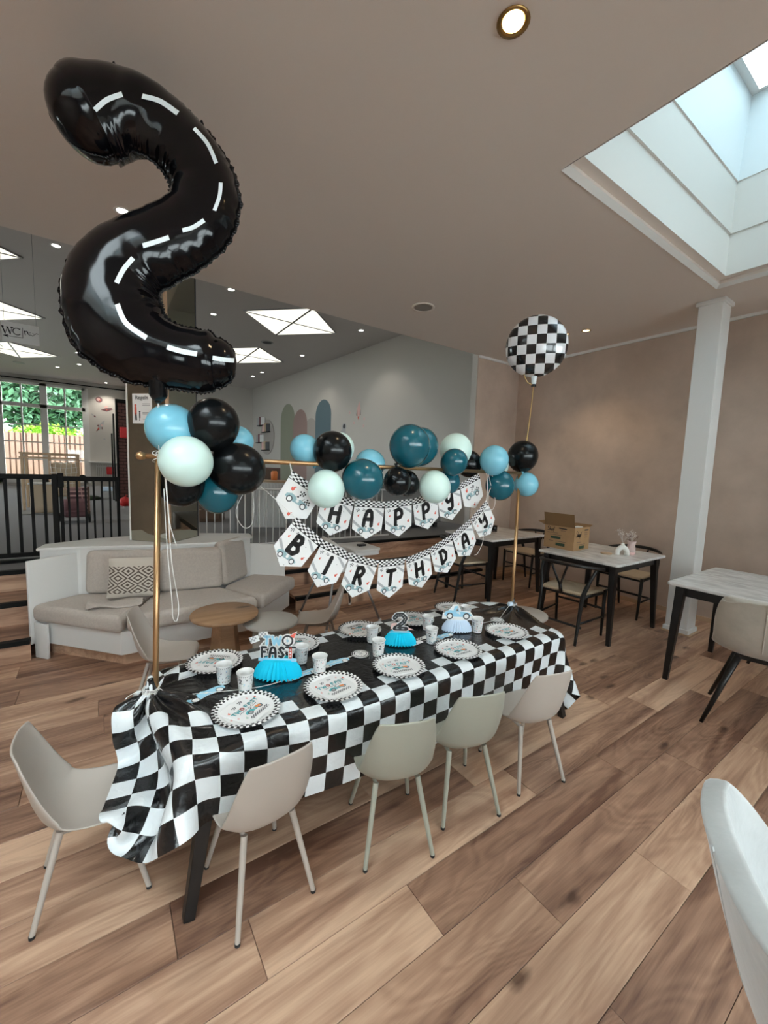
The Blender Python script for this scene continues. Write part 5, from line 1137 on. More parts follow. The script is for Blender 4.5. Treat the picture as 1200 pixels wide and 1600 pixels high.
# ------------------------------------------------------------------ number balloon
def number_balloon():
    ctr = [((136, 186), 62, 60), ((150, 181), 72, 60), ((182, 178), 70, 50), ((216, 183), 60, 50), ((250, 200), 53, 44), ((286, 232), 48, 44), ((311, 268), 47, 44), ((322, 305), 48, 44), ((309, 345), 52, 44), ((278, 370), 56, 44), ((240, 390), 58, 48), ((205, 408), 60, 50), ((180, 435), 64, 52), ((174, 470), 66, 55), ((188, 510), 68, 55), ((222, 540), 60, 50), ((265, 556), 50, 44), ((300, 562), 48, 40), ((326, 566), 47, 40), ((338, 567), 38, 34)]
    C0 = Vector((0.203, 1.926, 2.356)); n_ = (-FW+RT*0.22+UP*0.10).normalized()
    def onp(px, py):
        d_ = FW+RT*((px-600)/640)-UP*((py-800)/640); o_ = Vector((0, 0, 1.5)); t_ = (C0-o_).dot(n_)/d_.dot(n_); return o_+d_*t_, t_
    root = empty('number_balloon', (0.19, 1.834, 1.73), 0, 'large black foil balloon shaped like a 2 with white road dashes', 'balloon')
    base_ = Vector((0.19, 1.834, 1.73))
    rows = catmull([(p[0], p[1], a, b) for p, a, b in ctr], 7)
    pts = []; rad = []
    for (px, py, a, b) in rows:
        P_, t_ = onp(px, py); pts.append(P_-base_); rad.append((a*t_/640, b*t_/640*0.95))
    n = len(pts); NS = 28; V = []; T_ = []
    L_ = 0; fr = []
    for i in range(n):
        t_ = (pts[min(i+1, n-1)]-pts[max(i-1, 0)]).normalized(); t_ = (t_-n_*t_.dot(n_)).normalized(); s = t_.cross(n_).normalized(); fr.append((t_, s))
    mb = MB()
    # end caps: shrink the radius over extra rows
    allr = []
    for k in range(8):
        q = math.cos(PI/2*(k+0.25)/8.25); f_ = math.sqrt(1-q*q); allr.append((pts[0]-fr[0][0]*rad[0][0]*0.75*q, rad[0][0]*f_, rad[0][1]*f_, fr[0], 0))
    for i in range(n): allr.append((pts[i], rad[i][0], rad[i][1], fr[i], i))
    for k in range(8)[::-1]:
        q = math.cos(PI/2*(k+0.25)/8.25); f_ = math.sqrt(1-q*q); allr.append((pts[-1]+fr[-1][0]*rad[-1][0]*0.8*q, rad[-1][0]*f_, rad[-1][1]*f_, fr[-1], n))
    fine = []
    for i in range(len(allr)-1):
        for h in (0, 0.5):
            a, b = allr[i], allr[i+1]; fine.append((a[0].lerp(b[0], h), a[1]*(1-h)+b[1]*h, a[2]*(1-h)+b[2]*h, ((a[3][0].lerp(b[3][0], h)).normalized(), (a[3][1].lerp(b[3][1], h)).normalized())))
    dist = 0; rr_ = random.Random(3)
    rowsV = []
    for i, (c, ra, rb, (t_, s)) in enumerate(fine):
        if i: dist += (c-fine[i-1][0]).length
        row = []
        for j in range(NS):
            th = 2*PI*j/NS; ca, sa = math.cos(th), math.sin(th); ed = abs(ca)**6
            cr = 1+0.018*ed*math.sin(dist*150+2.2*math.sin(dist*31))+0.012*(abs(ca)**2)*math.sin(dist*75+3*math.sin(dist*11+th))
            row.append(c+s*(ra*cr*ca*(1 if abs(ca) < 0.999 else 1.03))+n_*(rb*sa*(0.86+0.14*abs(sa))*(1+0.02*math.sin(dist*60)*abs(ca))))
        rowsV.append(row)
    for r_ in rowsV: mb.v += [tuple(p) for p in r_]
    K = len(rowsV)
    for i in range(K-1):
        for j in range(NS): mb.f.append((i*NS+j, i*NS+(j+1) % NS, (i+1)*NS+(j+1) % NS, (i+1)*NS+j)); mb.m.append(0)
    mb.f += [tuple(range(NS))[::-1], tuple((K-1)*NS+j for j in range(NS))]; mb.m += [0, 0]
    mb.build('foil_body', 'foil_black', root, smooth=True)
    # crimped seam
    for side in (0, NS//2):
        sm = MB()
        k0 = [rowsV[i][side] for i in range(2, K-2)]
        for i in range(len(k0)-1):
            c0, c1_ = fine[i+2][0], fine[i+3][0]
            a, b = k0[i], k0[i+1]; oa = (a-c0).normalized()*0.009*(1+0.4*math.sin(i*1.9)); ob = (b-c1_).normalized()*0.009*(1+0.4*math.sin((i+1)*1.9))
            sm.add([a-oa, b-ob, b+ob, a+oa], [(0, 1, 2, 3)])
        sm.build('crimped_seam', 'foil_black', root, smooth=True, solid=0.0015)
    # white dashes, projected on the front side
    def dash(pa, pb, pc, wd):
        cur = catmull([pa, pb, pc], 6); A_ = []
        from mathutils.bvhtree import BVHTree
        for k, (x, y) in enumerate(cur):
            x2, y2 = cur[min(k+1, len(cur)-1)]; x1, y1 = cur[max(k-1, 0)]; l = math.hypot(x2-x1, y2-y1); nx, ny = -(y2-y1)/l*wd/2, (x2-x1)/l*wd/2
            A_.append([(x-nx, y-ny), (x, y), (x+nx, y+ny)])
        V_ = []
        for row in A_:
            for (x, y) in row:
                d_ = (FW+RT*((x-600)/640)-UP*((y-800)/640)).normalized(); hit = BV.ray_cast(Vector((0, 0, 1.5))-base_, d_)
                if hit[0] is None: hit = (onp(x, y)[0]-base_, n_)
                V_.append(hit[0]-d_*0.003)
        m2 = MB(); k_ = len(A_)
        m2.add(V_, [(i*3+j, i*3+j+1, (i+1)*3+j+1, (i+1)*3+j) for i in range(k_-1) for j in range(2)]); m2.build('road_dash', 'white_print', root, smooth=True)
    from mathutils.bvhtree import BVHTree
    global BV
    BV = BVHTree.FromPolygons([Vector(v) for v in mb.v], mb.f)
    for pa, pb, pc, wd in (((148, 172), (167, 156), (191, 147), 9), ((222, 150), (250, 158), (278, 177), 8), ((303, 200), (324, 224), (338, 255), 6), ((345, 285), (343, 306), (335, 329), 6), ((319, 344), (302, 355), (285, 360), 7), ((264, 371), (243, 378), (223, 384), 8), ((208, 403), (193, 421), (182, 442), 8), ((183, 475), (197, 505), (229, 528), 8), ((261, 542), (284, 549), (308, 553), 8), ((332, 559), (350, 562), (366, 563), 7)):
        dash(pa, pb, pc, wd)
    # filling neck
    a, _ = onp(246, 592); a -= base_
    MB().tube(catmull([tuple(a+Vector((0, 0, 0.05))), tuple(a), tuple(a*0.5+Vector((0.002, 0, 0.0))), (0, 0, 0.012), (0, 0, 0)], 5), [0.045-0.012*min(1, k/8) if k < 13 else max(0.011, 0.033-0.004*(k-12)) for k in range(21)], 12).build('filling_neck', 'balloon_black', root, smooth=True)
    for (x, y) in ((178, 102), (315, 193), (187, 579)):
        p_ = onp(x, y)[0]-base_; MB().lathe([(0.001, -0.008), (0.010, -0.004), (0.004, 0.012), (0.001, 0.013)], c=p_, n=8).build('hanging_tab', 'foil_black', root, smooth=True)
    return root
number_balloon()
cord('balloon_ribbon', [(0.19, 1.834, 1.728), (0.186, 1.83, 1.64), (0.19, 1.825, 1.53)], 0.0016, 'string', 'left white ribbon strand holding the number balloon to the stand')
cord('balloon_ribbon', [(0.192, 1.834, 1.728), (0.200, 1.83, 1.64), (0.194, 1.825, 1.53)], 0.0016, 'string', 'right white ribbon strand holding the number balloon to the stand')
cord('hanging_ribbon', [(0.20, 1.80, 1.52), (0.213, 1.795, 1.30), (0.222, 1.79, 1.10), (0.242, 1.785, 0.94), (0.236, 1.782, 0.87), (0.222, 1.783, 0.88), (0.219, 1.785, 0.95), (0.205, 1.79, 1.2), (0.20, 1.80, 1.4)], 0.0016, 'string', 'long white ribbon loop hanging down beside the left pole')
cord('hanging_ribbon', [(0.205, 1.80, 1.51), (0.212, 1.795, 1.35), (0.218, 1.79, 1.26), (0.240, 1.79, 1.17)], 0.0016, 'string', 'short white ribbon end hanging beside the left pole')
# ------------------------------------------------------------------ latex balloons
BP = [('lower_left', 0)]
def balloon(x, y, z, r, m, lab, grp, knot=(0, 0, -1)):
    t = empty('balloon', (x, y, z), 0, lab, 'balloon', grp)
    k = Vector(knot).normalized()
    prof = [(0.001, 1.03)]+[(math.sin(R(a)), 1.03*math.cos(R(a))) for a in range(10, 91, 10)]+[(math.sin(R(a))*(1-0.05*max(0, (a-90)/90)**2), 1.12*math.cos(R(a))-0.0) for a in range(100, 176, 8)]+[(0.05, -1.17), (0.045, -1.20)]
    mb = MB(); mb.lathe([(a*r, b*r) for a, b in prof], n=40, axis=-k); mb.build('balloon_skin', m, t, smooth=True)
    MB().lathe([(0.010, -1.18*r), (0.006, -1.18*r-0.006), (0.012, -1.18*r-0.014), (0.010, -1.18*r-0.017), (0.001, -1.18*r-0.012)], n=14, axis=-k).build('knot', m, t, smooth=True)
    return t
GL, GA, GR_ = 'balloon cluster on the left pole', 'balloon garland along the crossbar', 'balloon cluster on the right pole'
for a in [
 (0.245, 1.87, 1.635, 0.100, 'balloon_blue', 'light blue balloon at the upper left of the left cluster', GL, (1, 0.2, -1)),
 (0.385, 1.80, 1.665, 0.101, 'balloon_black', 'black balloon on top of the left cluster', GL, (-.2, 0.2, -1)),
 (0.270, 1.73, 1.508, 0.097, 'balloon_mint', 'pale mint balloon in front of the left cluster', GL, (.3, 1, 0.2)),
 (0.490, 1.83, 1.484, 0.113, 'balloon_black', 'black balloon at the right of the left cluster', GL, (-1, 0.2, 0.3)),
 (0.275, 1.88, 1.412, 0.090, 'balloon_black', 'black balloon underneath the pale mint one in the left cluster', GL, (.5, 0, 1)),
 (0.420, 1.90, 1.375, 0.088, 'balloon_teal', 'teal balloon at the bottom of the left cluster', GL, (-.3, 0, 1)),
 (0.520, 1.95, 1.610, 0.070, 'balloon_blue', 'mid blue balloon peeping out behind the two black ones', GL, (-1, 0, 0)),
 (0.830, 1.90, 1.590, 0.072, 'balloon_blue', 'light blue balloon at the left start of the crossbar garland', GA, (.5, -.3, -1)),
 (0.930, 1.80, 1.585, 0.094, 'balloon_black', 'black balloon above the left part of the crossbar', GA, (.3, 0.5, -1)),
 (1.035, 1.93, 1.610, 0.080, 'balloon_mint', 'pale mint balloon behind the garland\'s first black one', GA, (-.2, -.5, -1)),
 (0.885, 1.77, 1.400, 0.088, 'balloon_mint', 'pale mint balloon hanging left under the crossbar', GA, (.2, 0.6, 1)),
 (1.075, 1.75, 1.450, 0.105, 'balloon_teal', 'large teal balloon in front of the crossbar near the letter H', GA, (.3, 1, 0.2)),
 (1.230, 1.93, 1.535, 0.080, 'balloon_blue', 'light blue balloon mostly hidden behind the crossbar', GA, (.3, -1, -.2)),
 (1.395, 1.79, 1.640, 0.112, 'balloon_teal', 'largest teal balloon above the middle of the crossbar', GA, (.2, 0.3, -1)),
 (1.560, 1.90, 1.650, 0.108, 'balloon_teal', 'teal balloon just right behind the largest teal one', GA, (-.3, -.2, -1)),
 (1.305, 1.77, 1.440, 0.074, 'balloon_black', 'black balloon below the largest teal one', GA, (.1, 0.3, 1)),
 (1.425, 1.84, 1.430, 0.070, 'balloon_black', 'narrow black balloon right behind the low black one', GA, (-.2, 0, 1)),
 (1.555, 1.75, 1.415, 0.090, 'balloon_mint', 'pale mint balloon hanging under the middle of the crossbar', GA, (.2, 0.8, 1)),
 (1.840, 1.89, 1.645, 0.100, 'balloon_mint', 'pale mint balloon above the crossbar on the right', GA, (-.2, -.3, -1)),
 (1.725, 1.78, 1.563, 0.080, 'balloon_teal', 'small teal balloon in front of the right mint one', GA, (.1, 0.6, -.5)),
 (1.785, 1.89, 1.440, 0.078, 'balloon_teal', 'small teal balloon behind under the crossbar', GA, (0, 0, 1)),
 (1.990, 1.92, 1.565, 0.085, 'balloon_black', 'black balloon hidden behind the garland\'s right end', GA, (0, -.5, -1)),
 (2.075, 1.78, 1.590, 0.091, 'balloon_blue', 'light blue balloon of the right cluster above the teal one', GR_, (.2, 0.3, -1)),
 (2.160, 1.79, 1.425, 0.094, 'balloon_teal', 'teal balloon of the right cluster under the crossbar', GR_, (0, 0.3, 1)),
 (2.450, 1.80, 1.434, 0.081, 'balloon_blue', 'light blue balloon lowest at the right pole', GR_, (-.6, 0, 1)),
 (2.415, 1.82, 1.632, 0.103, 'balloon_black', 'black balloon on top of the right pole', GR_, (-.2, 0, -1)),
 (2.270, 1.92, 1.560, 0.080, 'balloon_mint', 'white balloon hidden behind the right cluster', GR_, (0, 0, -1)),
]: balloon(*a)
# round checkered foil balloon
cbn = empty('foil_balloon', (2.454, 1.80, 2.37), 0, 'round black and white checkered foil balloon on a gold ribbon', 'balloon')
tow = Vector((-2.454, -1.80, -0.5)); tow.z = -0.35; tow.normalize(); qz = tow.to_track_quat('Z', 'Y')
def foil(sg_):
    def f(u, v):
        rr, a = u, 2*PI*v; cr = 1+0.012*(rr**8)*math.sin(a*36)
        h = 0.098*math.sqrt(max(0, 1-rr**2))
        return qz @ Vector((0.2*rr*math.cos(a)*cr, 0.2*rr*math.sin(a)*cr, sg_*h))
    return f
upv = qz.inverted() @ Vector((0, 0, 1)); th0 = math.atan2(upv.y, upv.x)-PI/2
def fuv(u, v):
    a = 2*PI*v-th0; k = 3.3*u; return (k*math.cos(a), k*math.sin(a))
mb = MB(); mb.grid(foil(1), 18, 72, uvfn=fuv); mb.grid(foil(-1), 18, 72, uvfn=fuv); mb.build('foil_body', 'foil_check', cbn, smooth=True)
dn = qz @ Vector((math.cos(th0-PI/2), math.sin(th0-PI/2), 0))
MB().tube([dn*0.19, dn*0.215, dn*0.235, dn*0.25], [0.022, 0.018, 0.016, 0.012], 10).build('filling_neck', 'white_print', cbn, smooth=True)
MB().tube([dn*0.245, dn*0.262], [0.013, 0.018], 10).build('neck_end', 'balloon_black', cbn, smooth=True)
pe = Vector((2.454, 1.80, 2.37))+dn*0.25
cord('balloon_ribbon', [tuple(pe), (2.455, 1.81, 1.95), (2.43, 1.812, 1.70), RT_], 0.0028, 'gold_string', 'gold ribbon holding the round checkered balloon')
cord('curled_ribbon', [tuple(pe), tuple(pe+Vector((-0.03, 0.02, 0.01))), tuple(pe+Vector((-0.05, 0.03, 0.035))), tuple(pe+Vector((-0.07, 0.04, 0.08)))], 0.002, 'gold_string', 'short curled ribbon end under the round checkered balloon')
# ------------------------------------------------------------------ banners
# stroke letters in a unit box (0..1 wide, 0..1 high)
LT_ = {
 'H': [[(0.12, 0.95), (0.10, 0.08)], [(0.88, 0.92), (0.90, 0.05)], [(0.12, 0.50), (0.88, 0.55)]],
 'A': [[(0.08, 0.05), (0.14, 0.5), (0.32, 0.88), (0.58, 0.97), (0.80, 0.85), (0.88, 0.5), (0.88, 0.05)], [(0.10, 0.42), (0.86, 0.42)]],
 'P': [[(0.15, 0.92), (0.12, 0.0)], [(0.18, 0.90), (0.50, 1.0), (0.82, 0.88), (0.88, 0.66), (0.72, 0.48), (0.20, 0.42)]],
 'Y': [[(0.10, 0.98), (0.08, 0.70), (0.25, 0.58), (0.55, 0.62), (0.78, 0.80)], [(0.85, 1.0), (0.84, 0.55), (0.78, 0.15), (0.50, 0.0), (0.25, 0.10)]],
 'B': [[(0.15, 0.95), (0.12, 0.05)], [(0.15, 0.95), (0.55, 0.98), (0.74, 0.78), (0.58, 0.58), (0.15, 0.53)], [(0.15, 0.53), (0.65, 0.52), (0.88, 0.30), (0.65, 0.05), (0.12, 0.04)]],
 'I': [[(0.50, 0.96), (0.50, 0.04)]],
 'R': [[(0.20, 0.95), (0.14, 0.03)], [(0.20, 0.92), (0.58, 1.0), (0.84, 0.80), (0.66, 0.52), (0.22, 0.45)], [(0.50, 0.46), (0.85, 0.05)]],
 'T': [[(0.08, 0.90), (0.92, 0.93)], [(0.52, 0.90), (0.46, 0.03)]],
 'D': [[(0.18, 0.95), (0.14, 0.05)], [(0.10, 0.93), (0.52, 0.95), (0.88, 0.62), (0.72, 0.22), (0.14, 0.05)]],
 'W': [[(0.02, 0.95), (0.22, 0.05), (0.5, 0.75), (0.78, 0.05), (0.98, 0.95)]],
 'O': [[(0.5+0.4*math.cos(R(a)), 0.5+0.45*math.sin(R(a))) for a in range(0, 361, 30)]],
 'F': [[(0.15, 0.02), (0.15, 0.95), (0.85, 0.95)], [(0.15, 0.52), (0.70, 0.52)]],
 'S': [[(0.85, 0.85), (0.5, 0.98), (0.18, 0.78), (0.5, 0.52), (0.84, 0.28), (0.5, 0.02), (0.12, 0.15)]],
 '2': [[(0.12, 0.74), (0.28, 0.94), (0.62, 0.97), (0.84, 0.74), (0.72, 0.48), (0.15, 0.06), (0.90, 0.06)]],
}
def letter(mb, ch, x, y, w_, h_, wd, fn, l, mi): 
    for s in LT_[ch]: mb.ribbon([(x+a*w_, y+b*h_) for a, b in s], wd, fn, l, mi)
def flag(mb, x, y, s, ang, fn, l, mk=1, mw=0):
    c, sn = math.cos(ang), math.sin(ang)
    for i in range(4):
        for j in range(3):
            if (i+j) % 2 == 0:
                q = [(x+s*(a*c-b*sn), y+s*(a*sn+b*c)) for a, b in ((i, j), (i+1, j), (i+1, j+1), (i, j+1))]; mb.poly(q, fn, l, mk)
def carpic(mb, x, y, s, fn, l, body=3, wheel=1, white=0, tilt=0.0):
    c, sn = math.cos(tilt), math.sin(tilt); t = lambda a, b: (x+s*(a*c-b*sn), y+s*(a*sn+b*c))
    mb.poly([t(*p) for p in ((-1.0, 0.02), (-0.95, 0.25), (-0.6, 0.42), (-0.2, 0.36), (-0.1, 0.25), (0.1, 0.25), (0.2, 0.33), (0.7, 0.28), (0.98, 0.12), (1.0, 0.0), (0.5, -0.08), (-0.6, -0.08))], fn, l, body)
    mb.poly([t(*p) for p in ((-0.18, 0.36), (-0.08, 0.50), (0.0, 0.50), (0.02, 0.36))], fn, l+1, wheel); mb.disc(*t(0.05, 0.14), s*0.13, fn, l+1, white, 10)
    for wx in (-0.58, 0.62):
        mb.disc(*t(wx, -0.02), s*0.25, fn, l+2, wheel, 12); mb.disc(*t(wx, -0.02), s*0.165, fn, l+3, white, 12)
def flame(mb, x, y, s, fn, l, mi=4):
    mb.poly([(x+a*s, y+b*s) for a, b in ((-0.3, -0.8), (0.3, -0.9), (0.6, -0.2), (0.45, 0.3), (0.9, 0.9), (0.1, 0.6), (-0.1, 0.1), (-0.5, 0.3), (-0.6, -0.3))], fn, l, mi)
PRM = ['white_paper', 'black_print', 'dark_grey_print', 'teal_print', 'red_print', 'grey_print']
def banner(name, pts, word, y0, w_, h_, lab, lean):
    root = empty(name, (0, 0, 0), 0, lab, 'banner'); P_ = catmull(pts, 10); L_ = [0]
    for i in range(1, len(P_)): L_.append(L_[-1]+math.hypot(P_[i][0]-P_[i-1][0], P_[i][1]-P_[i-1][1]))
    tot = L_[-1]; n = len(word); gap = tot/n
    def at(s):
        s = max(0, min(tot-1e-6, s)); i = max(k for k in range(len(L_)) if L_[k] <= s); i = min(i, len(P_)-2)
        f_ = (s-L_[i])/max(1e-9, L_[i+1]-L_[i]); return (P_[i][0]+(P_[i+1][0]-P_[i][0])*f_, P_[i][1]+(P_[i+1][1]-P_[i][1])*f_)
    MB().tube([(x, y0+0.002, z) for x, z in P_], 0.0015, 5).build('hanging_cord', 'string', root)
    for k, ch in enumerate(word):
        a, b = at(gap*k+0.002), at(gap*(k+1)-0.002); c = ((a[0]+b[0])/2, (a[1]+b[1])/2); an = math.atan2(b[1]-a[1], b[0]-a[0]); cc, ss = math.cos(an), math.sin(an)
        w2 = gap*0.985
        tw = 0.10*math.sin(k*2.3)
        def fn(x, y, l, c=c, cc=cc, ss=ss, tw=tw):
            dep_ = y0-0.0009-l*0.00035+lean*(-y)+tw*x*0.25
            return (c[0]+x*cc-y*ss, dep_, c[1]+x*ss+y*cc)
        hw = w2/2; sh = 0.034
        out = [(-hw, 0.004), (hw, 0.004), (hw, -0.034), (hw*0.99, -h_*0.74), (0, -h_), (-hw*0.99, -h_*0.74), (-hw, -0.034)]
        m2 = MB(); fr_ = [fn(x, y, 0) for x, y in out]; bk_ = [(p[0], p[1]+0.0008, p[2]) for p in fr_]; q = len(out)
        m2.add(fr_+bk_, [tuple(range(q)), tuple(range(2*q-1, q-1, -1))]+[(i, q+i, q+(i+1) % q, (i+1) % q) for i in range(q)])
        card = m2.build('pennant', 'white_paper', root)
        pr_ = MB()
        # chequered strip along the top
        nc = 12; cs = w2/nc
        for i in range(nc):
            for j in range(4):
                if (i+j) % 2 == 0: pr_.poly([(-hw+i*cs, 0.004-j*0.0085), (-hw+(i+1)*cs, 0.004-j*0.0085), (-hw+(i+1)*cs, 0.004-(j+1)*0.0085), (-hw+i*cs, 0.004-(j+1)*0.0085)], fn, 1, 1)
        pr_.ribbon([(-hw, -0.0315), (hw, -0.0315)], 0.003, fn, 1, 1, 4)
        if ch != '*':
            flag(pr_, -hw*0.78, -0.062, 0.0052, 0.5, fn, 1, 2); flag(pr_, -hw*0.45, -0.052, 0.0045, -0.35, fn, 1, 2)
            pr_.poly([(hw*0.45, -0.036), (hw*0.98, -0.062), (hw*0.98, -0.080), (hw*0.30, -0.040)], fn, 1, 5)
            pr_.poly([(-hw*0.97, -h_*0.50), (-hw*0.97, -h_*0.58), (-hw*0.45, -h_*0.74), (-hw*0.35, -h_*0.70)], fn, 1, 5)
            letter(pr_, ch, -0.031 if ch != 'I' else -0.020, -h_*0.66, 0.060 if ch != 'I' else 0.04, 0.090, 0.0225, fn, 2, 1)
            carpic(pr_, -0.006, -h_*0.785, 0.056, fn, 3, wheel=2, tilt=0.05)
            flame(pr_, hw*0.72, -h_*0.58, 0.011, fn, 2); flame(pr_, -hw*0.68, -h_*0.38, 0.008, fn, 2)
            for (sx, sy) in ((-0.6, -0.9), (0.2, -0.93), (0.8, -0.35), (0.55, -0.2)): pr_.disc(hw*sx*0.6, h_*sy, 0.002, fn, 1, 2, 5)
        else:
            carpic(pr_, 0, -h_*0.55, 0.066, fn, 3, wheel=2); flame(pr_, -hw*0.5, -h_*0.30, 0.016, fn, 1); flame(pr_, 0.0, -h_*0.85, 0.013, fn, 1)
            flag(pr_, 0.0, -h_*0.38, 0.008, 0.35, fn, 1, 1); flag(pr_, 0.034, -h_*0.44, 0.008, -0.5, fn, 1, 1); pr_.ribbon([(0.02, -h_*0.50), (0.03, -h_*0.38)], 0.002, fn, 1, 1, 4)
        o = pr_.build('pennant_print', PRM, card)
        o['label'] = ('racing car' if ch == '*' else 'letter '+ch)+' print with a checkered top strip'
    return root
LO = [(0.735, 1.268), (0.799, 1.207), (0.885, 1.145), (0.974, 1.096), (1.127, 1.035), (1.251, 1.013), (1.427, 1.019), (1.616, 1.078), (1.82, 1.172), (1.954, 1.268), (2.02, 1.33)]
UPB = [(0.743, 1.480), (0.852, 1.400), (0.994, 1.357), (1.07, 1.342), (1.251, 1.325), (1.45, 1.335), (1.642, 1.375), (1.851, 1.432), (2.019, 1.50)]
banner('happy_banner', UPB, '*HAPPY*', 1.845, 0.165, 0.205, 'upper pennant garland spelling HAPPY with a racing car at each end', 0.04)
banner('birthday_banner', LO, 'BIRTHDAY', 1.775, 0.17, 0.215, 'lower pennant garland spelling BIRTHDAY under the crossbar', 0.06)
cord('banner_ribbon', [(0.735, 1.775, 1.268), (0.66, 1.79, 1.34), (0.57, 1.81, 1.42)], 0.0016, 'string', 'white ribbon from the left end of the birthday banner up to the balloons')
cord('banner_ribbon', [(0.743, 1.845, 1.48), (0.735, 1.84, 1.50), (0.725, 1.83, 1.53), (0.722, 1.815, 1.50), (0.735, 1.81, 1.43)], 0.0018, 'string', 'white ribbon tying the upper banner to the crossbar at left')
cord('banner_ribbon', [(2.019, 1.845, 1.50), (2.03, 1.83, 1.525), (2.035, 1.80, 1.50), (2.03, 1.78, 1.40), (2.02, 1.775, 1.33)], 0.0018, 'string', 'white ribbon tying both banners to the crossbar at right')
cord('hanging_ribbon', [(2.04, 1.79, 1.50), (2.07, 1.785, 1.42), (2.11, 1.78, 1.33), (2.09, 1.78, 1.27), (2.05, 1.78, 1.29), (2.05, 1.785, 1.38), (2.10, 1.79, 1.46), (2.06, 1.79, 1.50)], 0.0018, 'string', 'white ribbon loop hanging right of the banners')
cord('hanging_ribbon', [(2.02, 1.775, 1.33), (1.99, 1.77, 1.2), (2.0, 1.765, 1.08), (1.96, 1.765, 1.0), (1.93, 1.765, 0.99)], 0.0014, 'string', 'thin white ribbon tail hanging behind the last letters')
cord('hanging_ribbon', [(0.56, 1.90, 1.42), (0.50, 1.90, 1.30), (0.53, 1.90, 1.22), (0.57, 1.90, 1.23), (0.58, 1.90, 1.33), (0.565, 1.90, 1.42)], 0.0014, 'string', 'white ribbon loop below the right black balloon of the left cluster')
# ------------------------------------------------------------------ tableware
ZT = TZ+0.0085
TP = ['white_paper', 'black_print', 'dark_grey_print', 'cyan_print', 'red_print', 'grey_print', 'orange_print', 'lightblue_print', 'green_print', 'pink_print']
def party_print(mb, fn, s, seed=1):
    r_ = random.Random(seed); l = 2
    x = -0.062*s
    for ch, col in zip('TWO', (3, 3, 4)): letter(mb, ch, x, 0.006*s, 0.014*s if ch != 'W' else 0.018*s, 0.017*s, 0.0045*s, fn, l, col); x += (0.018 if ch != 'W' else 0.022)*s
    x += 0.004*s
    for ch in 'FAST': letter(mb, ch, x, 0.006*s, 0.013*s, 0.017*s, 0.0045*s, fn, l, 3); x += 0.0165*s
    for k in range(14): mb.ribbon([(-0.045*s+0.0062*s*k, -0.004*s), (-0.042*s+0.0062*s*k, -0.0005*s+0.002*s*(k % 2))], 0.0022*s, fn, l, 2, 4)
    carpic(mb, 0.004*s, -0.026*s, 0.040*s, fn, l, body=3, wheel=2, white=5); mb.poly([(0.012*s, -0.026*s), (0.016*s, -0.014*s), (0.034*s, -0.018*s), (0.034*s, -0.027*s)], fn, l+5, 6)
    for i in range(18):
        for j in range(3):
            if (i+j) % 2: mb.poly([(-0.045*s+i*0.005*s, -0.056*s+j*0.0045*s), (-0.040*s+i*0.005*s, -0.056*s+j*0.0045*s), (-0.040*s+i*0.005*s, -0.0515*s+j*0.0045*s), (-0.045*s+i*0.005*s, -0.0515*s+j*0.0045*s)], fn, l, 2)
    flag(mb, -0.030*s, 0.034*s, 0.0042*s, 0.3, fn, l, 2); flag(mb, 0.004*s, 0.040*s, 0.0045*s, 0.1, fn, l, 2)
    for (fx, fy, c) in ((-0.058, 0.035, 4), (0.045, 0.045, 9), (0.066, 0.026, 4), (-0.066, -0.012, 9), (-0.05, -0.035, 8)): flame(mb, fx*s, fy*s, 0.007*s, fn, l, c)
def plate(lab, rz, back=False):
    t = empty('paper_plate', (0, 0, 0), rz, lab, 'plate', 'checkered-rim paper plates on the party table')
    mb = MB(); n = 72; ring = [(0.001, 0.001), (0.088, 0.001), (0.098, 0.007), (0.106, 0.010), (0.117, 0.0125), (0.129, 0.013)]
    for k, (r_, z) in enumerate(ring):
        for j in range(n):
            f_ = 1+(0.012*math.cos(j*PI) if k == 5 else 0); mb.v.append((r_*f_*math.cos(2*PI*j/n), r_*f_*math.sin(2*PI*j/n), z+(0.0012*math.cos(j*PI) if k >= 4 else 0)))
    mb.f.append(tuple(range(n))); mb.m.append(0)
    for k in range(5):
        for j in range(n):
            mb.f.append((k*n+j, (k+1)*n+j, (k+1)*n+(j+1) % n, k*n+(j+1) % n)); mb.m.append(1 if (k == 3 and j % 2) or (k == 4 and not j % 2) else 0)
    mb.build('dish', ['white_paper', 'black_print'], t, solid=0.0008)
    pr_ = MB(); fn = lambda x, y, l: (x, y, 0.0022+0.00025*l); party_print(pr_, fn, 1.15, 2); pr_.build('dish_print', TP, t)
    return t
def napkin(lab, rz):
    t = empty('paper_napkin', (0, 0, 0), rz, lab, 'napkin', 'printed napkins on the plates')
    MB().box((-0.082, -0.082, 0), (0.082, 0.082, 0.0022)).build('sheet', 'white_paper', t, bevel=0.0008)
    MB().box((-0.081, -0.080, 0.0024), (0.0825, 0.082, 0.0042)).build('folded_layer', 'white_paper', t, bevel=0.0008)
    pr_ = MB(); fn = lambda x, y, l: (x, y, 0.0044+0.00025*l); party_print(pr_, fn, 1.12, 5); pr_.build('napkin_print', TP, t)
    return t
PLS = [(0.443, 1.54, 20), (0.812, 1.517, 12), (1.173, 1.522, 2), (1.562, 1.512, -8), (2.006, 1.545, -10), (0.426, 2.012, 150), (0.840, 2.012, 165), (1.246, 2.012, 175), (1.640, 1.985, 170), (2.010, 2.015, 180)]
WH = ['nearest the left pole on the near side', 'second from the left on the near table side', 'in the middle of the near table side', 'fourth from the left on the near table side', 'furthest right on the near table side',
      'on the far table side beside the left pole', 'on the far side behind the Two Fast centrepiece', 'on the far side behind the number two centrepiece', 'fourth from the left on the far table side', 'furthest right on the far table side']
pl0 = plate('white paper plate with checkered rim '+WH[0], R(18)); nk0 = napkin('race car napkin on the plate '+WH[0], R(35))
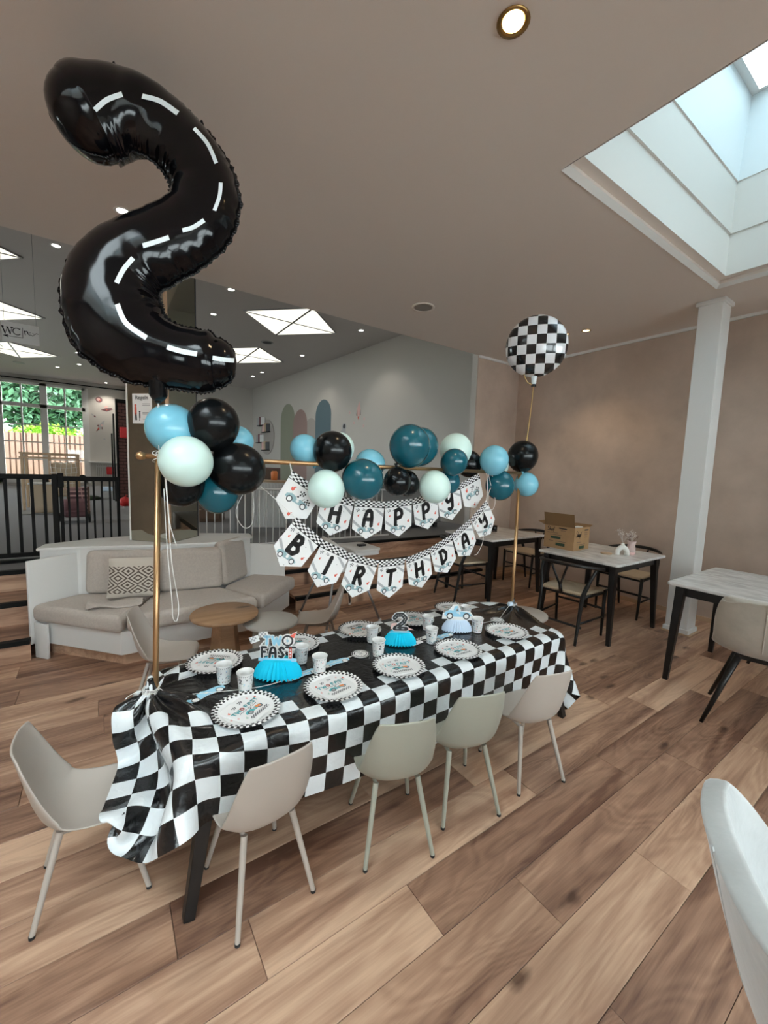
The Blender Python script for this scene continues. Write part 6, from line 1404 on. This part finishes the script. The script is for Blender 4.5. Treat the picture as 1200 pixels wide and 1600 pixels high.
for i, (x, y, a) in enumerate(PLS):
    if i == 0: pl0.location = (x, y, ZT); nk0.location = (x+0.008, y+0.004, ZT+0.0035)
    else: dup(pl0, (x, y, ZT), R(a), 'white paper plate with checkered rim '+WH[i]); dup(nk0, (x+0.004*math.cos(i), y+0.004, ZT+0.0035), R(a+14*math.cos(i*1.7)), 'race car napkin on the plate '+WH[i])
def cup(lab, rz):
    t = empty('paper_cup', (0, 0, 0), rz, lab, 'cup', 'printed paper cups on the party table')
    MB().lathe([(0.001, 0.004), (0.0245, 0.004), (0.0255, 0.0), (0.0265, 0.004), (0.0345, 0.081), (0.0365, 0.083), (0.0365, 0.086), (0.0335, 0.085), (0.0255, 0.008), (0.001, 0.008)], n=36).build('cup_body', 'white_paper', t, smooth=True, angle=50)
    r_ = random.Random(11); mb = MB()
    def fn(x, y, l):
        rr = 0.0265+0.0080*(y-0.004)/0.077+0.0004+0.0001*l; return (rr*math.cos(x/0.031), rr*math.sin(x/0.031), y)
    for k in range(28):
        a = -PI*0.031+2*PI*0.031*k/28; mb.poly([(a, 0.078), (a+0.0035, 0.078), (a+0.00175, 0.073)], fn, 0, 2)
    for k in range(7):
        a = 2*PI*0.031*k/7; carpic(mb, a, 0.012, 0.010, fn, 0, body=[3, 6, 8][k % 3], wheel=2, white=5)
    for k in range(46): 
        x, y = r_.uniform(0, 2*PI*0.031), r_.uniform(0.026, 0.070); c = r_.choice([8, 3, 4, 5, 2, 9, 5, 7])
        if k % 3: flame(mb, x, y, r_.uniform(0.002, 0.0045), fn, 0, c)
        else: mb.ribbon([(x, y), (x+r_.uniform(-.006, .006), y+r_.uniform(-.006, .006))], 0.002, fn, 0, c, 5)
    letter(mb, '2', 0.060, 0.045, 0.014, 0.020, 0.004, fn, 1, 2); letter(mb, '2', 0.155, 0.045, 0.014, 0.020, 0.004, fn, 1, 2)
    mb.build('cup_print', TP, t)
    MB().lathe([(0.0365, 0.0825), (0.0372, 0.0838), (0.0365, 0.085)], n=36).build('rim_line', 'dark_grey_print', t, smooth=True) if False else None
    return t
CU = [(0.422, 1.808, 'paper cup nearest the left pole, with a black 2'), (0.481, 1.690, 'paper cup between the left pole and the Two Fast centrepiece'), (0.789, 1.813, 'paper cup just behind right of the Two Fast centrepiece'), (0.818, 1.668, 'paper cup right of the Two Fast centrepiece, in front'),
      (1.158, 1.682, 'paper cup in front left of the number two centrepiece'), (1.225, 1.845, 'paper cup behind the number two centrepiece, left side'), (1.507, 1.665, 'paper cup between the number two and race car centrepieces, front one'), (1.615, 1.825, 'paper cup between the number two and race car centrepieces, rear one'), (1.857, 1.645, 'paper cup right in front of the race car centrepiece'), (1.960, 1.840, 'paper cup behind the race car centrepiece')]
cp0 = cup(CU[0][2], R(205))
for i, (x, y, lb) in enumerate(CU):
    if i == 0: cp0.location = (x, y, ZT)
    else: dup(cp0, (x, y, ZT), R(205+71*i), lb)
# honeycomb centrepieces
def honeycomb(t, m, rx, h, m2='tissue_cyan'):
    n = 30; mb = MB(); NH = 7
    for k in range(NH+1):
        z = h*(1-k/NH); f_ = 0.62+0.38*math.sin(min(1, k/NH*1.15)*PI/2)
        for j in range(2*n):
            a = PI*j/n; zig = 1.0 if j % 2 == 0 else 0.80; dz = (-0.006 if j % 2 == 0 else 0.004)*(k/NH)
            mb.v.append((rx*f_*zig*math.cos(a), rx*0.62*f_*zig*math.sin(a), max(0.0, z+dz+0.002)))
    W2 = 2*n
    for k in range(NH):
        for j in range(W2): mb.f.append((k*W2+j, (k+1)*W2+j, (k+1)*W2+(j+1) % W2, k*W2+(j+1) % W2)); mb.m.append(0)
    mb.f.append(tuple(range(W2))); mb.m.append(0)
    mb.build('honeycomb_tissue', m, t)
cz = R(-34)
def centre(x, y, lab, m, rx=0.092, h=0.065):
    t = empty('honeycomb_centrepiece', (x, y, ZT), cz, lab, 'centrepiece', None); honeycomb(t, m, rx, h); return t
t = centre(0.645, 1.745, 'Two Fast paper centrepiece on a cyan honeycomb tissue base', 'tissue_cyan'); t.scale = (1.2, 1.2, 1.2)
MB().box((-0.072, -0.012, 0.062), (0.072, -0.008, 0.074)).build('card_strip', 'lightblue_print', t)
def fnc(x, y, l): return (x, -0.010-0.0006*l, 0.072+y)
def thickcard(polys, name, m, parent, fn, off=0.0):
    mb = MB()
    for P_ in polys:
        q = len(P_); A_ = [fn(x, y, 0) for x, y in P_]; B_ = [(a[0], a[1]+0.0015, a[2]) for a in A_]
        mb.add(A_+B_, [tuple(range(q)), tuple(range(2*q-1, q-1, -1))]+[(i, q+i, q+(i+1) % q, (i+1) % q) for i in range(q)])
    return mb.build(name, m, parent)
mb = MB()
for ch, x, w2 in (('F', -0.062, 0.022), ('A', -0.032, 0.028), ('S', 0.003, 0.024), ('T', 0.036, 0.026)): letter(mb, ch, x, 0.004, w2, 0.042, 0.0155, fnc, -1, 0)
for ch, x, w2 in (('T', -0.052, 0.024), ('W', -0.020, 0.032)): letter(mb, ch, x, 0.054, w2, 0.034, 0.0155, fnc, -1, 0)
mb.disc(0.038, 0.072, 0.026, fnc, -1, 0, 18)
mb.poly([(-0.10, 0.055), (-0.068, 0.068), (-0.075, 0.090), (-0.108, 0.078)], fnc, -1, 0); mb.poly([(-0.072, 0.080), (-0.035, 0.085), (-0.038, 0.106), (-0.072, 0.098)], fnc, -1, 0)
mb.poly([(0.042, 0.09), (0.062, 0.078), (0.074, 0.110), (0.056, 0.100)], fnc, -1, 0)
mb.build('card_backing', 'white_paper', t, solid=0.0012)
mb = MB()
for ch, x, w2 in (('F', -0.062, 0.022), ('A', -0.032, 0.028), ('S', 0.003, 0.024)): letter(mb, ch, x, 0.004, w2, 0.042, 0.0095, fnc, 2, 2)
mb.ribbon([(0.032, 0.046), (0.066, 0.046)], 0.008, fnc, 2, 2); mb.ribbon([(0.049, 0.044), (0.049, 0.004)], 0.011, fnc, 2, 4)
for k, c in enumerate((4, 8, 5)): mb.disc(0.049, 0.036-0.012*k, 0.0035, fnc, 4, [0, 0, 0][k], 8)
for ch, x, w2 in (('T', -0.052, 0.024), ('W', -0.020, 0.032)): letter(mb, ch, x, 0.054, w2, 0.034, 0.0095, fnc, 2, 7)
mb.disc(0.038, 0.072, 0.022, fnc, 2, 2, 18); mb.disc(0.038, 0.072, 0.015, fnc, 3, 0, 18); mb.disc(0.038, 0.072, 0.005, fnc, 4, 7, 8)
for a in range(0, 180, 45): mb.ribbon([(0.038-0.013*math.cos(R(a)), 0.072-0.013*math.sin(R(a))), (0.038+0.013*math.cos(R(a)), 0.072+0.013*math.sin(R(a)))], 0.001, fnc, 4, 5, 4)
mb.poly([(0.046, 0.09), (0.062, 0.082), (0.071, 0.106), (0.056, 0.098)], fnc, 2, 4)
flag(mb, -0.102, 0.060, 0.0068, 0.35, fnc, 2, 5); flag(mb, -0.068, 0.083, 0.0068, 0.12, fnc, 2, 5)
mb.build('two_fast_lettering', TP, t)
MB().tube([(-0.068, -0.010, 0.118), (-0.050, -0.010, 0.140)], 0.003, 6).build('flag_stick', 'white_paper', t)
t = centre(1.345, 1.745, 'black road number two on a cyan honeycomb tissue base', 'tissue_cyan')
MB().box((-0.06, -0.012, 0.062), (0.06, -0.008, 0.070)).build('card_strip', 'lightblue_print', t)
mb = MB(); letter(mb, '2', -0.044, 0.012, 0.085, 0.088, 0.032, fnc, -1, 0); mb.build('card_backing', 'white_paper', t, solid=0.0012)
mb = MB(); letter(mb, '2', -0.044, 0.012, 0.085, 0.088, 0.024, fnc, 2, 2)
S2 = LT_['2'][0]
for i in range(len(S2)-1):
    for f_ in (0.1, 0.6):
        a, b = S2[i], S2[i+1]; q0_, q1_ = (a[0]+(b[0]-a[0])*f_, a[1]+(b[1]-a[1])*f_), (a[0]+(b[0]-a[0])*(f_+0.22), a[1]+(b[1]-a[1])*(f_+0.22)); mb.ribbon([(-0.044+q0_[0]*0.085, 0.012+q0_[1]*0.088), (-0.044+q1_[0]*0.085, 0.012+q1_[1]*0.088)], 0.0022, fnc, 4, 0, 4)
mb.poly([(-0.055, 0.012), (-0.02, 0.02), (-0.02, 0.05), (-0.05, 0.045)], fnc, 0, 9); mb.poly([(0.02, 0.010), (0.075, 0.012), (0.04, 0.026)], fnc, 1, 9); mb.build('number_print', TP, t)
t = centre(1.765, 1.725, 'blue racing car cut-out on a pale honeycomb tissue base', 'tissue_pale')
MB().box((-0.06, -0.012, 0.062), (0.06, -0.008, 0.070)).build('card_strip', 'white_paper', t)
mb = MB(); mb.poly([(-0.095, 0.0), (-0.092, 0.035), (-0.055, 0.056), (-0.03, 0.090), (0.0, 0.092), (0.02, 0.052), (0.075, 0.050), (0.095, 0.025), (0.09, -0.005), (0.0, 0.0)], fnc, -1, 0); mb.build('card_backing', 'white_paper', t, solid=0.0012)
mb = MB(); carpic(mb, 0.0, 0.022, 0.084, fnc, 2, body=7, wheel=2, white=0); mb.poly([(-0.03, 0.045), (-0.022, 0.08), (-0.002, 0.084), (0.01, 0.045)], fnc, 1, 7); mb.ribbon([(-0.01, 0.05), (0.0, 0.075)], 0.004, fnc, 4, 5); mb.disc(0.0, 0.028, 0.011, fnc, 6, 7, 10); mb.build('car_print', TP, t)
# wheel-shaped cards and car garland lying on the cloth
def flat_thing(name, x, y, rz, lab, cat, outline, draw, grp=None, z=0):
    t = empty(name, (x, y, ZT+z), rz, lab, cat, grp); m2 = MB(); m2.prism(outline, 0, 0.0015); m2.build('card', 'white_paper', t)
    mb = MB(); draw(mb, lambda a, b, l: (a, b, 0.0018+0.00022*l)); mb.build('card_print', TP, t); return t
circ = [(0.047*math.cos(2*PI*k/28), 0.047*math.sin(2*PI*k/28)) for k in range(28)]
def wheel(mb, fn):
    mb.disc(0, 0, 0.046, fn, 0, 2, 32); mb.disc(0, 0, 0.040, fn, 1, 0, 32); mb.disc(0, 0, 0.035, fn, 2, 2, 28); mb.disc(0, 0, 0.030, fn, 3, 0, 28)
    for a in range(0, 180, 36): mb.ribbon([(-0.028*math.cos(R(a)), -0.028*math.sin(R(a))), (0.028*math.cos(R(a)), 0.028*math.sin(R(a)))], 0.0016, fn, 4, 2, 4)
    mb.disc(0, 0, 0.010, fn, 5, 5, 14)
flat_thing('wheel_card', 1.087, 1.742, 0, 'round wheel-shaped card in the middle of the table', 'table decoration', circ, wheel, 'wheel cards on the cloth')
flat_thing('wheel_card', 2.129, 1.716, 0, 'round wheel-shaped card near the right pole', 'table decoration', circ, wheel, 'wheel cards on the cloth')
co_ = [(-0.085, -0.012), (-0.078, 0.012), (-0.045, 0.024), (-0.02, 0.024), (-0.005, 0.034), (0.01, 0.024), (0.06, 0.022), (0.085, 0.008), (0.082, -0.012), (0.055, -0.024), (0.0, -0.014), (-0.055, -0.024)]
def cardraw(mb, fn): mb.poly(co_, fn, 0, 7); mb.disc(-0.052, -0.012, 0.017, fn, 1, 2, 16); mb.disc(-0.052, -0.012, 0.0135, fn, 2, 0, 16); mb.disc(0.055, -0.012, 0.017, fn, 1, 2, 16); mb.disc(0.055, -0.012, 0.0135, fn, 2, 0, 16); mb.disc(0.005, 0.006, 0.008, fn, 1, 0, 10)
for x, y, a, lb in ((0.335, 1.745, 20, 'light blue racing car cut-out on the cloth near the left pole'), (0.745, 1.695, 8, 'light blue car cut-out partly under the cup right of the Two Fast centrepiece'), (0.925, 1.72, 5, 'light blue car cut-out left of the middle wheel card'), (1.62, 1.69, 8, 'light blue car cut-out between the two right centrepieces')):
    flat_thing('car_cutout', x, y, R(a), lb, 'table decoration', co_, cardraw, 'racing car cut-outs on the cloth')
fo = [(-0.04, -0.02), (0.04, -0.014), (0.04, 0.018), (-0.04, 0.012)]
flat_thing('flag_cutout', 1.43, 1.70, R(5), 'striped checkered flag cut-out right of the number two centrepiece', 'table decoration', fo, lambda mb, fn: flag(mb, -0.035, -0.014, 0.009, 0.05, fn, 0, 2))
flat_thing('flag_cutout', 1.50, 1.735, R(0), 'small checkered flag cut-out beside the rear middle cup', 'table decoration', fo, lambda mb, fn: flag(mb, -0.035, -0.014, 0.009, 0.05, fn, 0, 2))
cord('garland_string', [(PLX+0.03, PLY-0.01, ZT+0.035), (0.22, 1.80, ZT+0.006), (0.335, 1.75, ZT+0.004), (0.55, 1.68, ZT+0.004), (0.745, 1.695, ZT+0.004), (0.925, 1.72, ZT+0.004), (1.087, 1.742, ZT+0.004)], 0.0013, 'string', 'thin white garland string running from the left pole along the cloth', 'string')
cord('garland_string', [(1.45, 1.70, ZT+0.004), (1.62, 1.69, ZT+0.004), (1.9, 1.72, ZT+0.004), (2.129, 1.716, ZT+0.004), (2.26, 1.77, ZT+0.012), (PRX-0.02, PRY, ZT+0.04)], 0.0013, 'string', 'thin white garland string running to the right pole', 'string')
o = MB().box((-0.022, -0.012, -0.012), (0.022, 0.012, 0.012)).build('ribbon_knot', 'tissue_pale', None, bevel=0.006, seg=3, loc=(PRX-0.035, PRY-0.01, ZT+0.045)); tag(o, 'pale ribbon knot at the foot of the right pole', 'ribbon')
